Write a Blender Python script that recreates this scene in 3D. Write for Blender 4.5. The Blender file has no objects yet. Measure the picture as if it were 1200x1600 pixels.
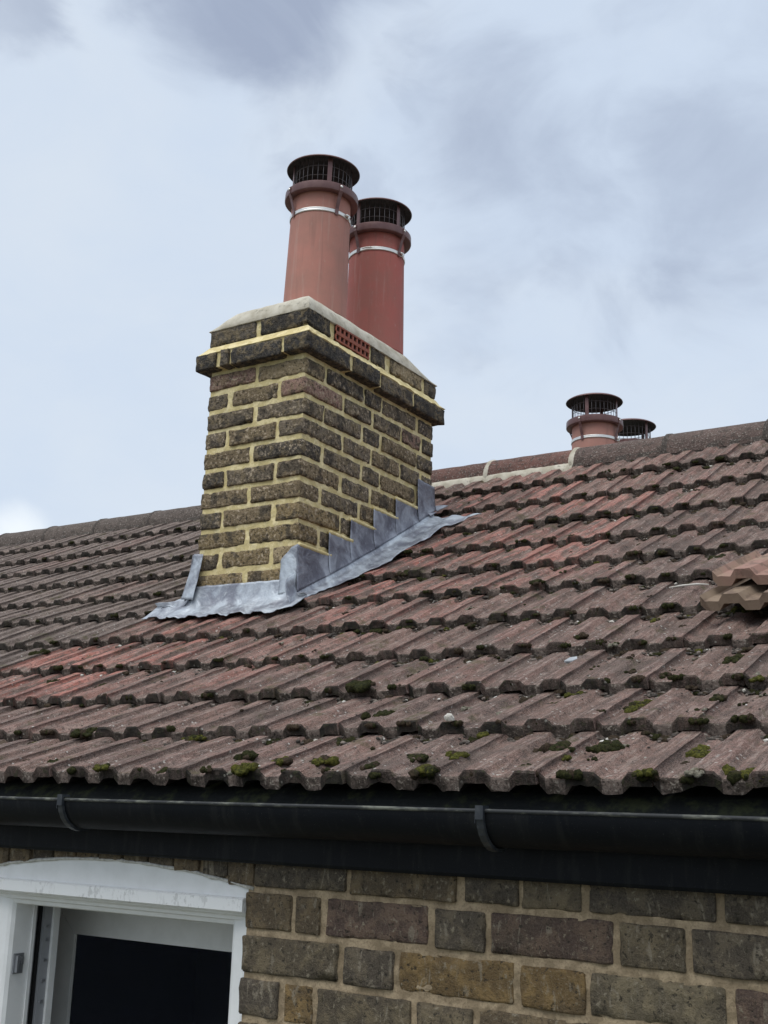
import bpy, bmesh, math, random
import numpy as np
from mathutils import Vector, Matrix, noise as mnoise

R = math.radians
random.seed(7)
scene = bpy.context.scene
COL = scene.collection

# ------------------------------------------------------------------ camera
YAW, PITCH, ROLL, FPX = -0.5779, 0.2492, 0.0293, 1814.97
CAM = Vector((1.3912, -1.8588, 0.1620))
fwd = Vector((math.sin(YAW) * math.cos(PITCH), math.cos(YAW) * math.cos(PITCH), math.sin(PITCH)))
rgt0 = Vector((math.cos(YAW), -math.sin(YAW), 0))
up0 = rgt0.cross(fwd)
rgt = math.cos(ROLL) * rgt0 + math.sin(ROLL) * up0
upv = -math.sin(ROLL) * rgt0 + math.cos(ROLL) * up0
cd = bpy.data.cameras.new("camera")
cam = bpy.data.objects.new("camera", cd)
COL.objects.link(cam)
cd.sensor_fit = 'VERTICAL'
cd.sensor_height = 24.0
cd.lens = 24.0 * FPX / 1600.0
cd.clip_start = 0.05
cd.clip_end = 5000
m = Matrix((rgt, upv, -fwd)).transposed().to_4x4()
m.translation = CAM
cam.matrix_world = m
scene.camera = cam


def pixdir(px, py):
    d = fwd + rgt * ((px - 600) / FPX) + upv * ((800 - py) / FPX)
    return d.normalized()


# ------------------------------------------------------------------ light
SUN_DIR = Vector((-0.06, -0.58, 1.25)).normalized()     # towards the sun
world = bpy.data.worlds.new("World")
scene.world = world
world.use_nodes = True
wt = world.node_tree
for n in list(wt.nodes):
    wt.nodes.remove(n)


def wn(t, **kw):
    n = wt.nodes.new(t)
    for k, v in kw.items():
        setattr(n, k, v)
    return n


wl = wt.links.new
wout = wn('ShaderNodeOutputWorld')
wbg = wn('ShaderNodeBackground')
wl(wbg.outputs[0], wout.inputs[0])
sky = wn('ShaderNodeTexSky', sky_type='NISHITA', sun_disc=False)
sky.sun_elevation = math.asin(SUN_DIR.z)
sky.sun_rotation = math.atan2(SUN_DIR.x, SUN_DIR.y)
skys = wn('ShaderNodeMix', data_type='RGBA', blend_type='MULTIPLY')
skys.inputs[0].default_value = 1.0
wl(sky.outputs[0], skys.inputs[6])
skys.inputs[7].default_value = (0.10, 0.10, 0.10, 1)
tc = wn('ShaderNodeTexCoord')


def wmath(op, a, b=None, c=None, clamp=False):
    n = wn('ShaderNodeMath', operation=op, use_clamp=clamp)
    for i, x in enumerate((a, b, c)):
        if x is None:
            continue
        if isinstance(x, (int, float)):
            n.inputs[i].default_value = x
        else:
            wl(x, n.inputs[i])
    return n.outputs[0]


def wnoise(scale, detail, rough, off=(0, 0, 0), sc=(1, 1, 1), dist=0.0):
    mp = wn('ShaderNodeMapping')
    mp.inputs['Location'].default_value = off
    mp.inputs['Scale'].default_value = sc
    wl(tc.outputs['Generated'], mp.inputs[0])
    n = wn('ShaderNodeTexNoise')
    n.inputs['Scale'].default_value = scale
    n.inputs['Detail'].default_value = detail
    n.inputs['Roughness'].default_value = rough
    n.inputs['Distortion'].default_value = dist
    wl(mp.outputs[0], n.inputs['Vector'])
    return n.outputs[0]


def wramp(x, lo, hi):
    n = wn('ShaderNodeMapRange', interpolation_type='SMOOTHSTEP')
    n.inputs['From Min'].default_value = lo
    n.inputs['From Max'].default_value = hi
    wl(x, n.inputs['Value'])
    return n.outputs[0]


def wblob(px, py, rin, rout, na=0.42):
    d = pixdir(px, py)
    v = wn('ShaderNodeVectorMath', operation='DISTANCE')
    wl(tc.outputs['Generated'], v.inputs[0])
    v.inputs[1].default_value = d
    n1 = wnoise(6.0, 6, 0.56, (px * .01, py * .01, 0), (1, 1, 1.5), 0.6)
    dd = wmath('ADD', v.outputs['Value'], wmath('MULTIPLY', wmath('SUBTRACT', n1, 0.5), na))
    return wramp(dd, rout, rin)


n_big = wnoise(2.6, 6, 0.55, (3.1, 1.7, 0.4), (1, 1, 1.6), 0.3)
n_mid = wnoise(6.5, 6, 0.6, (1.3, 7.7, 2.4), (1, 1, 1.7), 0.4)
broad = wramp(wmath('ADD', wmath('MULTIPLY', n_big, 0.7), wmath('MULTIPLY', n_mid, 0.3)), 0.34, 0.68)
b1 = wblob(410, -15, 0.045, 0.155, 0.26)
b2 = wblob(800, 290, 0.02, 0.15, 0.36)
b3 = wblob(1120, 260, 0.02, 0.16, 0.36)
b4 = wblob(640, 220, 0.0, 0.09)
b5 = wblob(20, -10, 0.0, 0.05, 0.2)
dark = wmath('MAXIMUM', wmath('MAXIMUM', b1, wmath('MULTIPLY', b2, 0.62)), wmath('MAXIMUM', wmath('MULTIPLY', b3, 0.62), wmath('MAXIMUM', wmath('MULTIPLY', b4, 0.45), wmath('MULTIPLY', b5, 0.6))))
dark = wmath('MULTIPLY', dark, wmath('ADD', 0.15, wmath('MULTIPLY', n_mid, 1.6)), clamp=True)


def wmix(f, a, b):
    n = wn('ShaderNodeMix', data_type='RGBA')
    if isinstance(f, (int, float)):
        n.inputs[0].default_value = f
    else:
        wl(f, n.inputs[0])
    for i, x in ((6, a), (7, b)):
        if isinstance(x, tuple):
            n.inputs[i].default_value = x
        else:
            wl(x, n.inputs[i])
    return n.outputs[2]


base = wmix(broad, (0.395, 0.455, 0.540, 1), (0.442, 0.488, 0.545, 1))
withdark = wmix(dark, base, (0.232, 0.270, 0.350, 1))
white = wmath('MULTIPLY', wblob(30, 842, 0.0, 0.036, 0.06), 0.85)
clouds = wmix(white, withdark, (0.60, 0.63, 0.65, 1))
final = wmix(0.93, skys.outputs[2], clouds)
wl(final, wbg.inputs[0])
wbg.inputs[1].default_value = 1.0

sd = bpy.data.lights.new("sun", 'SUN')
sd.energy = 1.5
sd.angle = R(60)
sd.color = (1.0, 0.965, 0.91)
sun = bpy.data.objects.new("sun", sd)
COL.objects.link(sun)
sun.rotation_euler = SUN_DIR.to_track_quat('Z', 'Y').to_euler()
sun.location = SUN_DIR * 20

vs = scene.view_settings
vs.view_transform = 'Standard'
vs.look = 'None'
vs.exposure = 0.72
vs.gamma = 1.0
vs.use_curve_mapping = False


# ------------------------------------------------------------------ material helpers
class NT:
    def __init__(self, name):
        self.m = bpy.data.materials.new(name)
        self.m.use_nodes = True
        self.t = self.m.node_tree
        self.b = self.t.nodes['Principled BSDF']
        g = self.t.nodes.new('ShaderNodeNewGeometry')
        self.pos = g.outputs['Position']
        self.geo = g
        oi = self.t.nodes.new('ShaderNodeObjectInfo')
        self.oc, self.oa, self.rnd = oi.outputs['Color'], oi.outputs['Alpha'], oi.outputs['Random']

    def link(self, a, b):
        self.t.links.new(a, b)

    def put(self, x, sock):
        if isinstance(x, (int, float)):
            sock.default_value = x
        elif isinstance(x, tuple):
            sock.default_value = x if len(x) != 3 or sock.type != 'RGBA' else (*x, 1)
        else:
            self.link(x, sock)

    def map(self, scale=(1, 1, 1), off=(0, 0, 0), vec=None):
        n = self.t.nodes.new('ShaderNodeMapping')
        n.inputs['Scale'].default_value = scale
        n.inputs['Location'].default_value = off
        self.link(vec or self.pos, n.inputs[0])
        return n.outputs[0]

    def noise(self, scale, detail=4, rough=0.55, vec=None, dist=0.0):
        n = self.t.nodes.new('ShaderNodeTexNoise')
        n.inputs['Scale'].default_value = scale
        n.inputs['Detail'].default_value = detail
        n.inputs['Roughness'].default_value = rough
        n.inputs['Distortion'].default_value = dist
        self.link(vec or self.pos, n.inputs['Vector'])
        return n.outputs[0]

    def voro(self, scale, vec=None, feature='F1', out='Distance', rand=1.0):
        n = self.t.nodes.new('ShaderNodeTexVoronoi')
        n.feature = feature
        n.inputs['Scale'].default_value = scale
        n.inputs['Randomness'].default_value = rand
        self.link(vec or self.pos, n.inputs['Vector'])
        return n.outputs[out]

    def math(self, op, a, b=None, c=None, clamp=False):
        n = self.t.nodes.new('ShaderNodeMath')
        n.operation = op
        n.use_clamp = clamp
        for i, x in enumerate((a, b, c)):
            if x is not None:
                self.put(x, n.inputs[i])
        return n.outputs[0]

    def ramp(self, x, lo, hi, a=0.0, b=1.0):
        n = self.t.nodes.new('ShaderNodeMapRange')
        n.interpolation_type = 'SMOOTHSTEP'
        for k, v in (('From Min', lo), ('From Max', hi), ('To Min', a), ('To Max', b)):
            n.inputs[k].default_value = v
        self.link(x, n.inputs['Value'])
        return n.outputs[0]

    def mix(self, f, a, b, mode='MIX'):
        n = self.t.nodes.new('ShaderNodeMix')
        n.data_type = 'RGBA'
        n.blend_type = mode
        self.put(f, n.inputs[0])
        self.put(a, n.inputs[6])
        self.put(b, n.inputs[7])
        return n.outputs[2]

    def bump(self, h, strength=0.3, dist=0.002, normal=None):
        n = self.t.nodes.new('ShaderNodeBump')
        n.inputs['Strength'].default_value = strength
        n.inputs['Distance'].default_value = dist
        self.link(h, n.inputs['Height'])
        if normal is not None:
            self.link(normal, n.inputs['Normal'])
        return n.outputs[0]

    def done(self, color, rough=0.8, bump=None, metal=0.0, spec=0.4):
        self.put(color, self.b.inputs['Base Color'])
        self.put(rough, self.b.inputs['Roughness'])
        self.put(metal, self.b.inputs['Metallic'])
        self.put(spec, self.b.inputs['Specular IOR Level'])
        if bump is not None:
            self.link(bump, self.b.inputs['Normal'])
        return self.m


MAT = {}


def mats():
    # --- old chimney stock brick (colour from the object)
    k = NT('chimney_brick')
    n1 = k.noise(34, 7, 0.65)
    n2 = k.noise(78, 7, 0.68, k.map(off=(3, 1, 5)))
    n3 = k.noise(16, 5, 0.55, k.map(off=(9, 2, 1)))
    n4 = k.noise(330, 3, 0.6)
    clean = k.math('SUBTRACT', 1.0, k.math('MULTIPLY', k.oa, 0.8))
    c = k.mix(k.ramp(n1, 0.46, 0.58), k.oc, k.mix(0.6, k.oc, (0.24, 0.185, 0.105)))
    c = k.mix(k.math('MULTIPLY', k.ramp(n2, 0.525, 0.61, 0, 0.9), k.math('MULTIPLY', clean, k.ramp(k.noise(21, 3, 0.5, k.map(off=(6, 6, 2))), 0.40, 0.56, 0.25, 1.0))), c, (0.52, 0.425, 0.31))
    c = k.mix(k.ramp(n3, 0.52, 0.62, 0, 0.72), c, (0.034, 0.031, 0.030))
    c = k.mix(k.ramp(n2, 0.46, 0.38, 0, 0.85), c, (0.022, 0.020, 0.019))
    c = k.mix(k.ramp(n4, 0.45, 0.62, 0, 0.35), c, k.mix(0.5, c, (0.35, 0.30, 0.22)))
    pits = k.ramp(k.voro(130), 0.05, 0.32)
    h = k.math('ADD', k.math('MULTIPLY', n1, 1.3), k.math('ADD', k.math('MULTIPLY', n2, 1.1), k.math('MULTIPLY', pits, 0.4)))
    MAT['chimney_brick'] = k.done(c, 0.93, k.bump(h, 1.0, 0.011), 0, 0.2)

    k = NT('chimney_mortar')
    n1 = k.noise(30, 5, 0.6)
    n2 = k.noise(220, 3, 0.6)
    c = k.mix(k.ramp(n1, 0.44, 0.6), (0.60, 0.50, 0.255), (0.74, 0.635, 0.37))
    c = k.mix(k.ramp(n2, 0.45, 0.75, 0, 0.35), c, (0.30, 0.25, 0.13))
    c = k.mix(k.ramp(k.noise(9, 3), 0.6, 0.8, 0, 0.5), c, (0.23, 0.19, 0.12))
    MAT['chimney_mortar'] = k.done(c, 0.95, k.bump(k.math('ADD', n1, k.math('MULTIPLY', n2, 0.4)), 0.6, 0.004), 0, 0.15)

    k = NT('flaunching_cement')
    n1 = k.noise(18, 6, 0.62)
    n2 = k.noise(160, 3, 0.6)
    c = k.mix(k.ramp(n1, 0.3, 0.7), (0.38, 0.345, 0.27), (0.58, 0.545, 0.46))
    c = k.mix(k.ramp(k.noise(42, 5, 0.65), 0.58, 0.72, 0, 0.6), c, (0.12, 0.115, 0.10))
    MAT['cement'] = k.done(c, 0.95, k.bump(k.math('ADD', n1, k.math('MULTIPLY', n2, 0.5)), 0.5, 0.004), 0, 0.15)

    # --- wall brick
    k = NT('wall_brick')
    n1 = k.noise(24, 7, 0.66, dist=0.4)
    n2 = k.noise(110, 6, 0.66, k.map(off=(2, 5, 1)))
    n3 = k.noise(55, 5, 0.65, k.map(scale=(1, 1, .3), off=(7, 1, 3)), 1.2)
    n4 = k.noise(420, 3, 0.6)
    n5 = k.noise(9, 4, 0.6, k.map(off=(4, 4, 4)))
    c = k.mix(k.ramp(n1, 0.44, 0.60), k.mix(0.55, k.oc, (0.07, 0.060, 0.050)), k.mix(0.3, k.oc, (0.27, 0.22, 0.14)))
    c = k.mix(k.ramp(n5, 0.50, 0.66, 0, 0.5), c, (0.085, 0.068, 0.052))
    c = k.mix(k.math('MULTIPLY', k.ramp(n2, 0.565, 0.64, 0, 0.8), k.ramp(k.noise(30, 3, 0.5, k.map(off=(1, 8, 8))), 0.46, 0.58)), c, (0.40, 0.345, 0.25))
    c = k.mix(k.ramp(n3, 0.57, 0.66, 0, 0.6), c, (0.38, 0.33, 0.25))
    c = k.mix(k.ramp(n2, 0.44, 0.36, 0, 0.85), c, (0.030, 0.026, 0.022))
    c = k.mix(k.ramp(n4, 0.42, 0.62, 0, 0.4), k.mix(0.25, c, (0.02, 0.017, 0.014)), k.mix(0.3, c, (0.34, 0.29, 0.21)))
    h = k.math('ADD', k.math('MULTIPLY', n1, 1.2), k.math('ADD', n2, k.math('MULTIPLY', n4, 0.3)))
    MAT['wall_brick'] = k.done(c, 0.9, k.bump(h, 1.0, 0.007), 0, 0.25)

    k = NT('wall_mortar')
    n1 = k.noise(24, 5, 0.6)
    n2 = k.noise(260, 3, 0.6)
    c = k.mix(k.ramp(n1, 0.42, 0.6), (0.26, 0.20, 0.128), (0.41, 0.32, 0.21))
    c = k.mix(k.ramp(n2, 0.45, 0.7, 0, 0.5), c, (0.15, 0.115, 0.075))
    MAT['wall_mortar'] = k.done(c, 0.95, k.bump(k.math('ADD', n1, k.math('MULTIPLY', n2, 0.5)), 0.7, 0.004), 0, 0.15)

    # --- roof tile (tint from the object, alpha = how worn and pink)
    def tile(name, end):
        k = NT(name)
        tco = k.t.nodes.new('ShaderNodeTexCoord')
        sep = k.t.nodes.new('ShaderNodeSeparateXYZ')
        k.link(tco.outputs['Object'], sep.inputs[0])
        onroll = k.ramp(sep.outputs[2], 0.002, 0.009)
        st = k.noise(1.0, 6, 0.62, k.map(scale=(62, 5, 5)))
        st2 = k.noise(1.0, 5, 0.62, k.map(scale=(140, 11, 11), off=(4, 2, 8)))
        patch = k.noise(7, 6, 0.62, k.map(off=(2, 2, 2)))
        grain = k.noise(430, 3, 0.7)
        mid = k.noise(80, 6, 0.68)
        lump = k.noise(26, 5, 0.62, k.map(off=(5, 1, 9)))
        c = k.mix(k.ramp(st, 0.43, 0.58), k.mix(0.4, k.oc, (0.085, 0.058, 0.048)), k.mix(0.3, k.oc, (0.32, 0.225, 0.190)))
        pm = k.math('ADD', k.math('MULTIPLY', st, 0.55), k.math('ADD', k.math('MULTIPLY', patch, 0.35), k.math('MULTIPLY', onroll, 0.07)))
        c = k.mix(k.ramp(st2, 0.53, 0.60, 0, 0.6), c, (0.42, 0.345, 0.300))
        c = k.mix(k.ramp(st2, 0.47, 0.41, 0, 0.5), c, (0.07, 0.058, 0.053))
        c = k.mix(k.ramp(mid, 0.52, 0.62, 0, 0.72), c, (0.058, 0.047, 0.042))
        c = k.mix(k.ramp(lump, 0.54, 0.66, 0, 0.55), c, (0.28, 0.215, 0.180))
        c = k.mix(k.ramp(lump, 0.46, 0.36, 0, 0.55), c, (0.075, 0.058, 0.052))
        c = k.mix(k.ramp(grain, 0.42, 0.60), k.mix(0.40, c, (0.03, 0.024, 0.022)), k.mix(0.34, c, (0.48, 0.36, 0.31)))
        pk = k.math('MULTIPLY', k.oa, k.ramp(pm, 0.470, 0.525), clamp=True)
        pk = k.math('MULTIPLY', pk, k.ramp(mid, 0.60, 0.50, 0.35, 0.95))
        c = k.mix(pk, c, k.mix(k.ramp(grain, 0.40, 0.60), k.mix(k.ramp(st2, 0.44, 0.58), (0.33, 0.125, 0.098), (0.42, 0.20, 0.165)), k.mix(k.ramp(st2, 0.44, 0.58), (0.46, 0.190, 0.150), (0.58, 0.30, 0.25))))
        c = k.mix(k.ramp(k.noise(4.2, 6, 0.66, k.map(off=(3, 9, 6))), 0.50, 0.62, 0, 0.55), c, k.mix(k.ramp(grain, 0.4, 0.6), (0.062, 0.049, 0.043), (0.15, 0.118, 0.102)))
        dots = k.math('MULTIPLY', k.ramp(k.voro(60, k.map(off=(1, 3, 5))), 0.20, 0.13), k.ramp(k.noise(14, 3), 0.48, 0.56))
        c = k.mix(k.math('MULTIPLY', dots, 0.75), c, (0.52, 0.50, 0.46))
        green = k.ramp(k.noise(13, 5, 0.65, k.map(off=(8, 8, 1))), 0.56, 0.68, 0, 0.6)
        c = k.mix(green, c, (0.085, 0.078, 0.038))
        if end:  # nose faces: black algae, with their shade painted into the colour too
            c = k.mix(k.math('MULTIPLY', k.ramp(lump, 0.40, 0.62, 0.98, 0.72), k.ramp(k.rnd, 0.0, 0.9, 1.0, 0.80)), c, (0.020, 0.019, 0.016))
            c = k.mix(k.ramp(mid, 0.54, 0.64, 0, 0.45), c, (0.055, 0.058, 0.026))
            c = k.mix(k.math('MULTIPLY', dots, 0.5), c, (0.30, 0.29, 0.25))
        h = k.math('ADD', k.math('MULTIPLY', grain, 0.45), k.math('ADD', k.math('MULTIPLY', mid, 1.2), k.math('MULTIPLY', lump, 1.6)))
        return k.done(c, 0.93, k.bump(h, 1.0, 0.007), 0, 0.2)
    MAT['tile'] = tile('roof_tile_concrete', False)
    MAT['tile_end'] = tile('roof_tile_shaded_algae_end', True)

    k = NT('tile_dirt_crust')
    n1 = k.noise(140, 6, 0.7)
    n2 = k.noise(30, 4, 0.6)
    c = k.mix(k.ramp(n2, 0.42, 0.6), (0.060, 0.048, 0.040), (0.155, 0.122, 0.105))
    c = k.mix(k.ramp(n1, 0.54, 0.64, 0, 0.8), c, (0.30, 0.265, 0.225))
    c = k.mix(k.ramp(n1, 0.46, 0.38, 0, 0.8), c, (0.025, 0.022, 0.019))
    MAT['tile_dirt'] = k.done(c, 0.97, k.bump(k.math('ADD', n1, n2), 1.0, 0.008), 0, 0.15)

    k = NT('new_tile')
    n1 = k.noise(30, 5, 0.6)
    n2 = k.noise(9, 3)
    c = k.mix(k.ramp(n2, 0.42, 0.60), k.oc, k.mix(0.6, k.oc, (0.25, 0.19, 0.135)))
    c = k.mix(k.ramp(n1, 0.5, 0.62, 0, 0.6), c, (0.13, 0.09, 0.07))
    MAT['new_tile'] = k.done(c, 0.88, k.bump(k.math('ADD', n1, k.noise(350)), 0.4, 0.002), 0, 0.25)

    k = NT('ridge_clay')
    n1 = k.noise(40, 6, 0.65)
    n2 = k.noise(9, 4, 0.6)
    c = k.mix(k.ramp(n2, 0.3, 0.7), k.oc, k.mix(0.5, k.oc, (0.07, 0.055, 0.05)))
    c = k.mix(k.ramp(n1, 0.48, 0.62, 0, 0.75), c, (0.06, 0.050, 0.043))
    c = k.mix(k.ramp(k.noise(130, 5, 0.65), 0.56, 0.63, 0, 0.75), c, (0.36, 0.32, 0.28))
    c = k.mix(k.ramp(k.noise(400, 3, 0.65), 0.42, 0.6, 0, 0.45), c, k.mix(0.4, c, (0.36, 0.30, 0.27)))
    MAT['ridge'] = k.done(c, 0.92, k.bump(k.math('ADD', n1, k.noise(130, 5, 0.65)), 1.0, 0.012), 0, 0.2)

    # --- lead
    k = NT('lead_sheet')
    n1 = k.noise(11, 6, 0.6, dist=0.8)
    n2 = k.noise(55, 5, 0.6)
    c = k.mix(k.ramp(n1, 0.34, 0.68), (0.16, 0.168, 0.20), (0.42, 0.46, 0.50))
    c = k.mix(k.ramp(n2, 0.55, 0.75, 0, 0.5), c, (0.52, 0.56, 0.59))
    c = k.mix(1.0, c, k.oc, 'MULTIPLY')
    MAT['lead'] = k.done(c, k.ramp(n2, 0.3, 0.7, 0.36, 0.62), k.bump(k.math('ADD', n1, k.math('MULTIPLY', n2, 0.4)), 0.45, 0.012), 0.45, 0.5)

    # --- terracotta
    k = NT('terracotta_pot')
    n1 = k.noise(7, 5, 0.6)
    n2 = k.noise(60, 5, 0.6, k.map(scale=(1, 1, 0.4)))
    c = k.mix(k.ramp(n1, 0.3, 0.7), k.oc, k.mix(0.35, k.oc, (0.20, 0.15, 0.12)))
    c = k.mix(k.ramp(n2, 0.55, 0.8, 0, 0.3), c, (0.40, 0.28, 0.24))
    c = k.mix(k.ramp(k.noise(25, 3, 0.5), 0.70, 0.78, 0, 0.5), c, (0.40, 0.36, 0.31))
    c = k.mix(k.ramp(k.noise(1.0, 5, 0.6, k.map(scale=(48, 48, 3), off=(2, 7, 1))), 0.56, 0.66, 0, 0.15), c, (0.50, 0.40, 0.35))
    c = k.mix(k.ramp(k.noise(1.0, 5, 0.6, k.map(scale=(36, 36, 2.5), off=(8, 3, 4))), 0.55, 0.68, 0, 0.25), c, (0.16, 0.095, 0.08))
    MAT['pot'] = k.done(c, 0.75, k.bump(k.math('ADD', n1, n2), 0.15, 0.003), 0, 0.3)
    k = NT('terracotta_vent')
    c = k.mix(k.ramp(k.noise(60), 0.4, 0.7), (0.30, 0.095, 0.06), (0.20, 0.075, 0.055))
    MAT['vent'] = k.done(c, 0.85, k.bump(k.noise(120), 0.4, 0.002))
    # --- cowl
    k = NT('cowl_paint')
    n1 = k.noise(30, 4, 0.6)
    c = k.mix(k.ramp(n1, 0.3, 0.7), (0.125, 0.060, 0.058), (0.165, 0.088, 0.084))
    MAT['cowl'] = k.done(c, k.ramp(n1, 0.3, 0.7, 0.32, 0.5), None, 0.15, 0.5)
    k = NT('cowl_wire')
    MAT['wire'] = k.done((0.16, 0.145, 0.15, 1), 0.45, None, 0.6)
    k = NT('stainless_band')
    MAT['steel'] = k.done((0.72, 0.70, 0.66, 1), k.ramp(k.noise(90), 0.3, 0.7, 0.28, 0.45), None, 0.85)
    k = NT('cowl_underside')
    c = k.mix(k.ramp(k.noise(25, 4), 0.4, 0.7), (0.022, 0.020, 0.022), (0.055, 0.050, 0.052))
    MAT['lid_under'] = k.done(c, 0.7)
    k = NT('soot')
    MAT['soot'] = k.done((0.012, 0.011, 0.011, 1), 0.95)

    # --- plastics
    k = NT('black_plastic')
    n1 = k.noise(14, 5, 0.6, k.map(scale=(.25, 1, 1)))
    n2 = k.noise(120, 4, 0.65)
    c = k.mix(k.ramp(n1, 0.4, 0.75), (0.0028, 0.0040, 0.0068), (0.007, 0.008, 0.010))
    c = k.mix(k.ramp(n2, 0.62, 0.8, 0, 0.5), c, (0.03, 0.031, 0.031))
    c = k.mix(k.ramp(k.noise(1.0, 5, 0.6, k.map(scale=(55, 9, 9), off=(3, 3, 3))), 0.52, 0.66, 0, 0.3), c, (0.024, 0.025, 0.024))
    c = k.mix(k.ramp(k.noise(700, 2, 0.5), 0.70, 0.76, 0, 0.6), c, (0.14, 0.14, 0.13))
    MAT['black'] = k.done(c, k.ramp(n1, 0.3, 0.7, 0.42, 0.62), k.bump(n2, 0.08, 0.002), 0, 0.16)
    k = NT('gutter_lip_grime')
    n1 = k.noise(60, 5, 0.65, k.map(scale=(.3, 1, 1)))
    c = k.mix(k.ramp(n1, 0.45, 0.65), (0.02, 0.022, 0.024), (0.13, 0.135, 0.11))
    MAT['lip'] = k.done(c, 0.7)
    k = NT('bracket_plastic')
    c = k.mix(k.ramp(k.noise(60), 0.4, 0.7), (0.022, 0.026, 0.032), (0.05, 0.055, 0.06))
    MAT['bracket'] = k.done(c, 0.45)
    k = NT('mossy_eaves')
    n1 = k.noise(16, 5, 0.65)
    c = k.mix(k.ramp(n1, 0.50, 0.68), (0.022, 0.024, 0.024), (0.075, 0.082, 0.040))
    c = k.mix(k.ramp(k.noise(90, 4), 0.6, 0.75, 0, 0.5), c, (0.07, 0.065, 0.05))
    MAT['eaves'] = k.done(c, 0.95, k.bump(n1, 0.6, 0.01))

    k = NT('white_plastic')
    n1 = k.noise(20, 5, 0.6)
    c = k.mix(k.ramp(n1, 0.35, 0.75, 0, 0.5), (0.80, 0.81, 0.81), (0.66, 0.67, 0.66))
    MAT['upvc'] = k.done(c, 0.38, k.bump(k.noise(40, 2), 0.03, 0.002), 0, 0.45)
    k = NT('white_plastic_residue')
    z = k.noise(130, 6, 0.7, k.map(scale=(1, 1, .45)))
    mask = k.math('MULTIPLY', k.ramp(z, 0.50, 0.60), k.ramp(k.noise(9, 3), 0.40, 0.55))
    c = k.mix(k.math('MULTIPLY', mask, 0.5), (0.80, 0.81, 0.81), (0.42, 0.42, 0.41))
    MAT['upvc_res'] = k.done(c, 0.45)
    k = NT('channel_grey')
    MAT['channel'] = k.done((0.30, 0.31, 0.33, 1), 0.5)
    k = NT('gasket_black')
    MAT['gasket'] = k.done((0.01, 0.01, 0.011, 1), 0.6)
    k = NT('zinc')
    MAT['zinc'] = k.done((0.33, 0.34, 0.36, 1), 0.45, None, 0.7)
    k = NT('sealant')
    c = k.mix(k.ramp(k.noise(90), 0.4, 0.7), (0.55, 0.54, 0.50), (0.36, 0.35, 0.31))
    MAT['sealant'] = k.done(c, 0.85, k.bump(k.noise(150), 0.5, 0.003))
    k = NT('room_paint')
    MAT['room'] = k.done((0.42, 0.45, 0.52, 1), 0.9)

    # --- moss and grit
    def moss(name, a, b, cc):
        k = NT(name)
        n1 = k.noise(170, 5, 0.7)
        c = k.mix(k.ramp(n1, 0.35, 0.65), a, b)
        c = k.mix(k.ramp(k.noise(45, 3), 0.55, 0.75, 0, 0.8), c, cc)
        return k.done(c, 0.98, k.bump(k.math('ADD', n1, k.noise(520, 3, 0.7)), 1.0, 0.006), 0, 0.1)
    MAT['moss_dark'] = moss('moss_dark', (0.018, 0.020, 0.009), (0.058, 0.060, 0.022), (0.075, 0.06, 0.035))
    MAT['moss_green'] = moss('moss_green', (0.038, 0.042, 0.012), (0.155, 0.150, 0.034), (0.060, 0.048, 0.022))
    MAT['moss_brown'] = moss('moss_brown', (0.035, 0.026, 0.018), (0.095, 0.070, 0.048), (0.05, 0.05, 0.025))
    MAT['moss_pale'] = moss('moss_pale', (0.17, 0.155, 0.12), (0.36, 0.34, 0.27), (0.13, 0.11, 0.06))
    for nm, ca, cb in (('grit_dark', (0.03, 0.026, 0.022), (0.08, 0.066, 0.055)), ('grit_mid', (0.10, 0.08, 0.07), (0.20, 0.17, 0.145)), ('grit_pale', (0.38, 0.36, 0.31), (0.58, 0.56, 0.52))):
        k = NT(nm)
        MAT[nm] = k.done(k.mix(k.ramp(k.noise(90), 0.35, 0.65), ca, cb), 0.92, k.bump(k.noise(300), 0.5, 0.002))
    k = NT('slate')
    MAT['slate'] = k.done(k.mix(k.ramp(k.noise(60), 0.4, 0.7), (0.33, 0.35, 0.37), (0.48, 0.50, 0.51)), 0.6)
    k = NT('bleached_wood')
    MAT['stick'] = k.done(k.mix(k.ramp(k.noise(80), 0.4, 0.7), (0.55, 0.53, 0.49), (0.40, 0.38, 0.33)), 0.8)
    k = NT('garden_ground')
    MAT['ground'] = k.done(k.mix(k.ramp(k.noise(0.4, 5), 0.4, 0.6), (0.07, 0.085, 0.04), (0.19, 0.175, 0.15)), 0.95)


mats()


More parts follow.
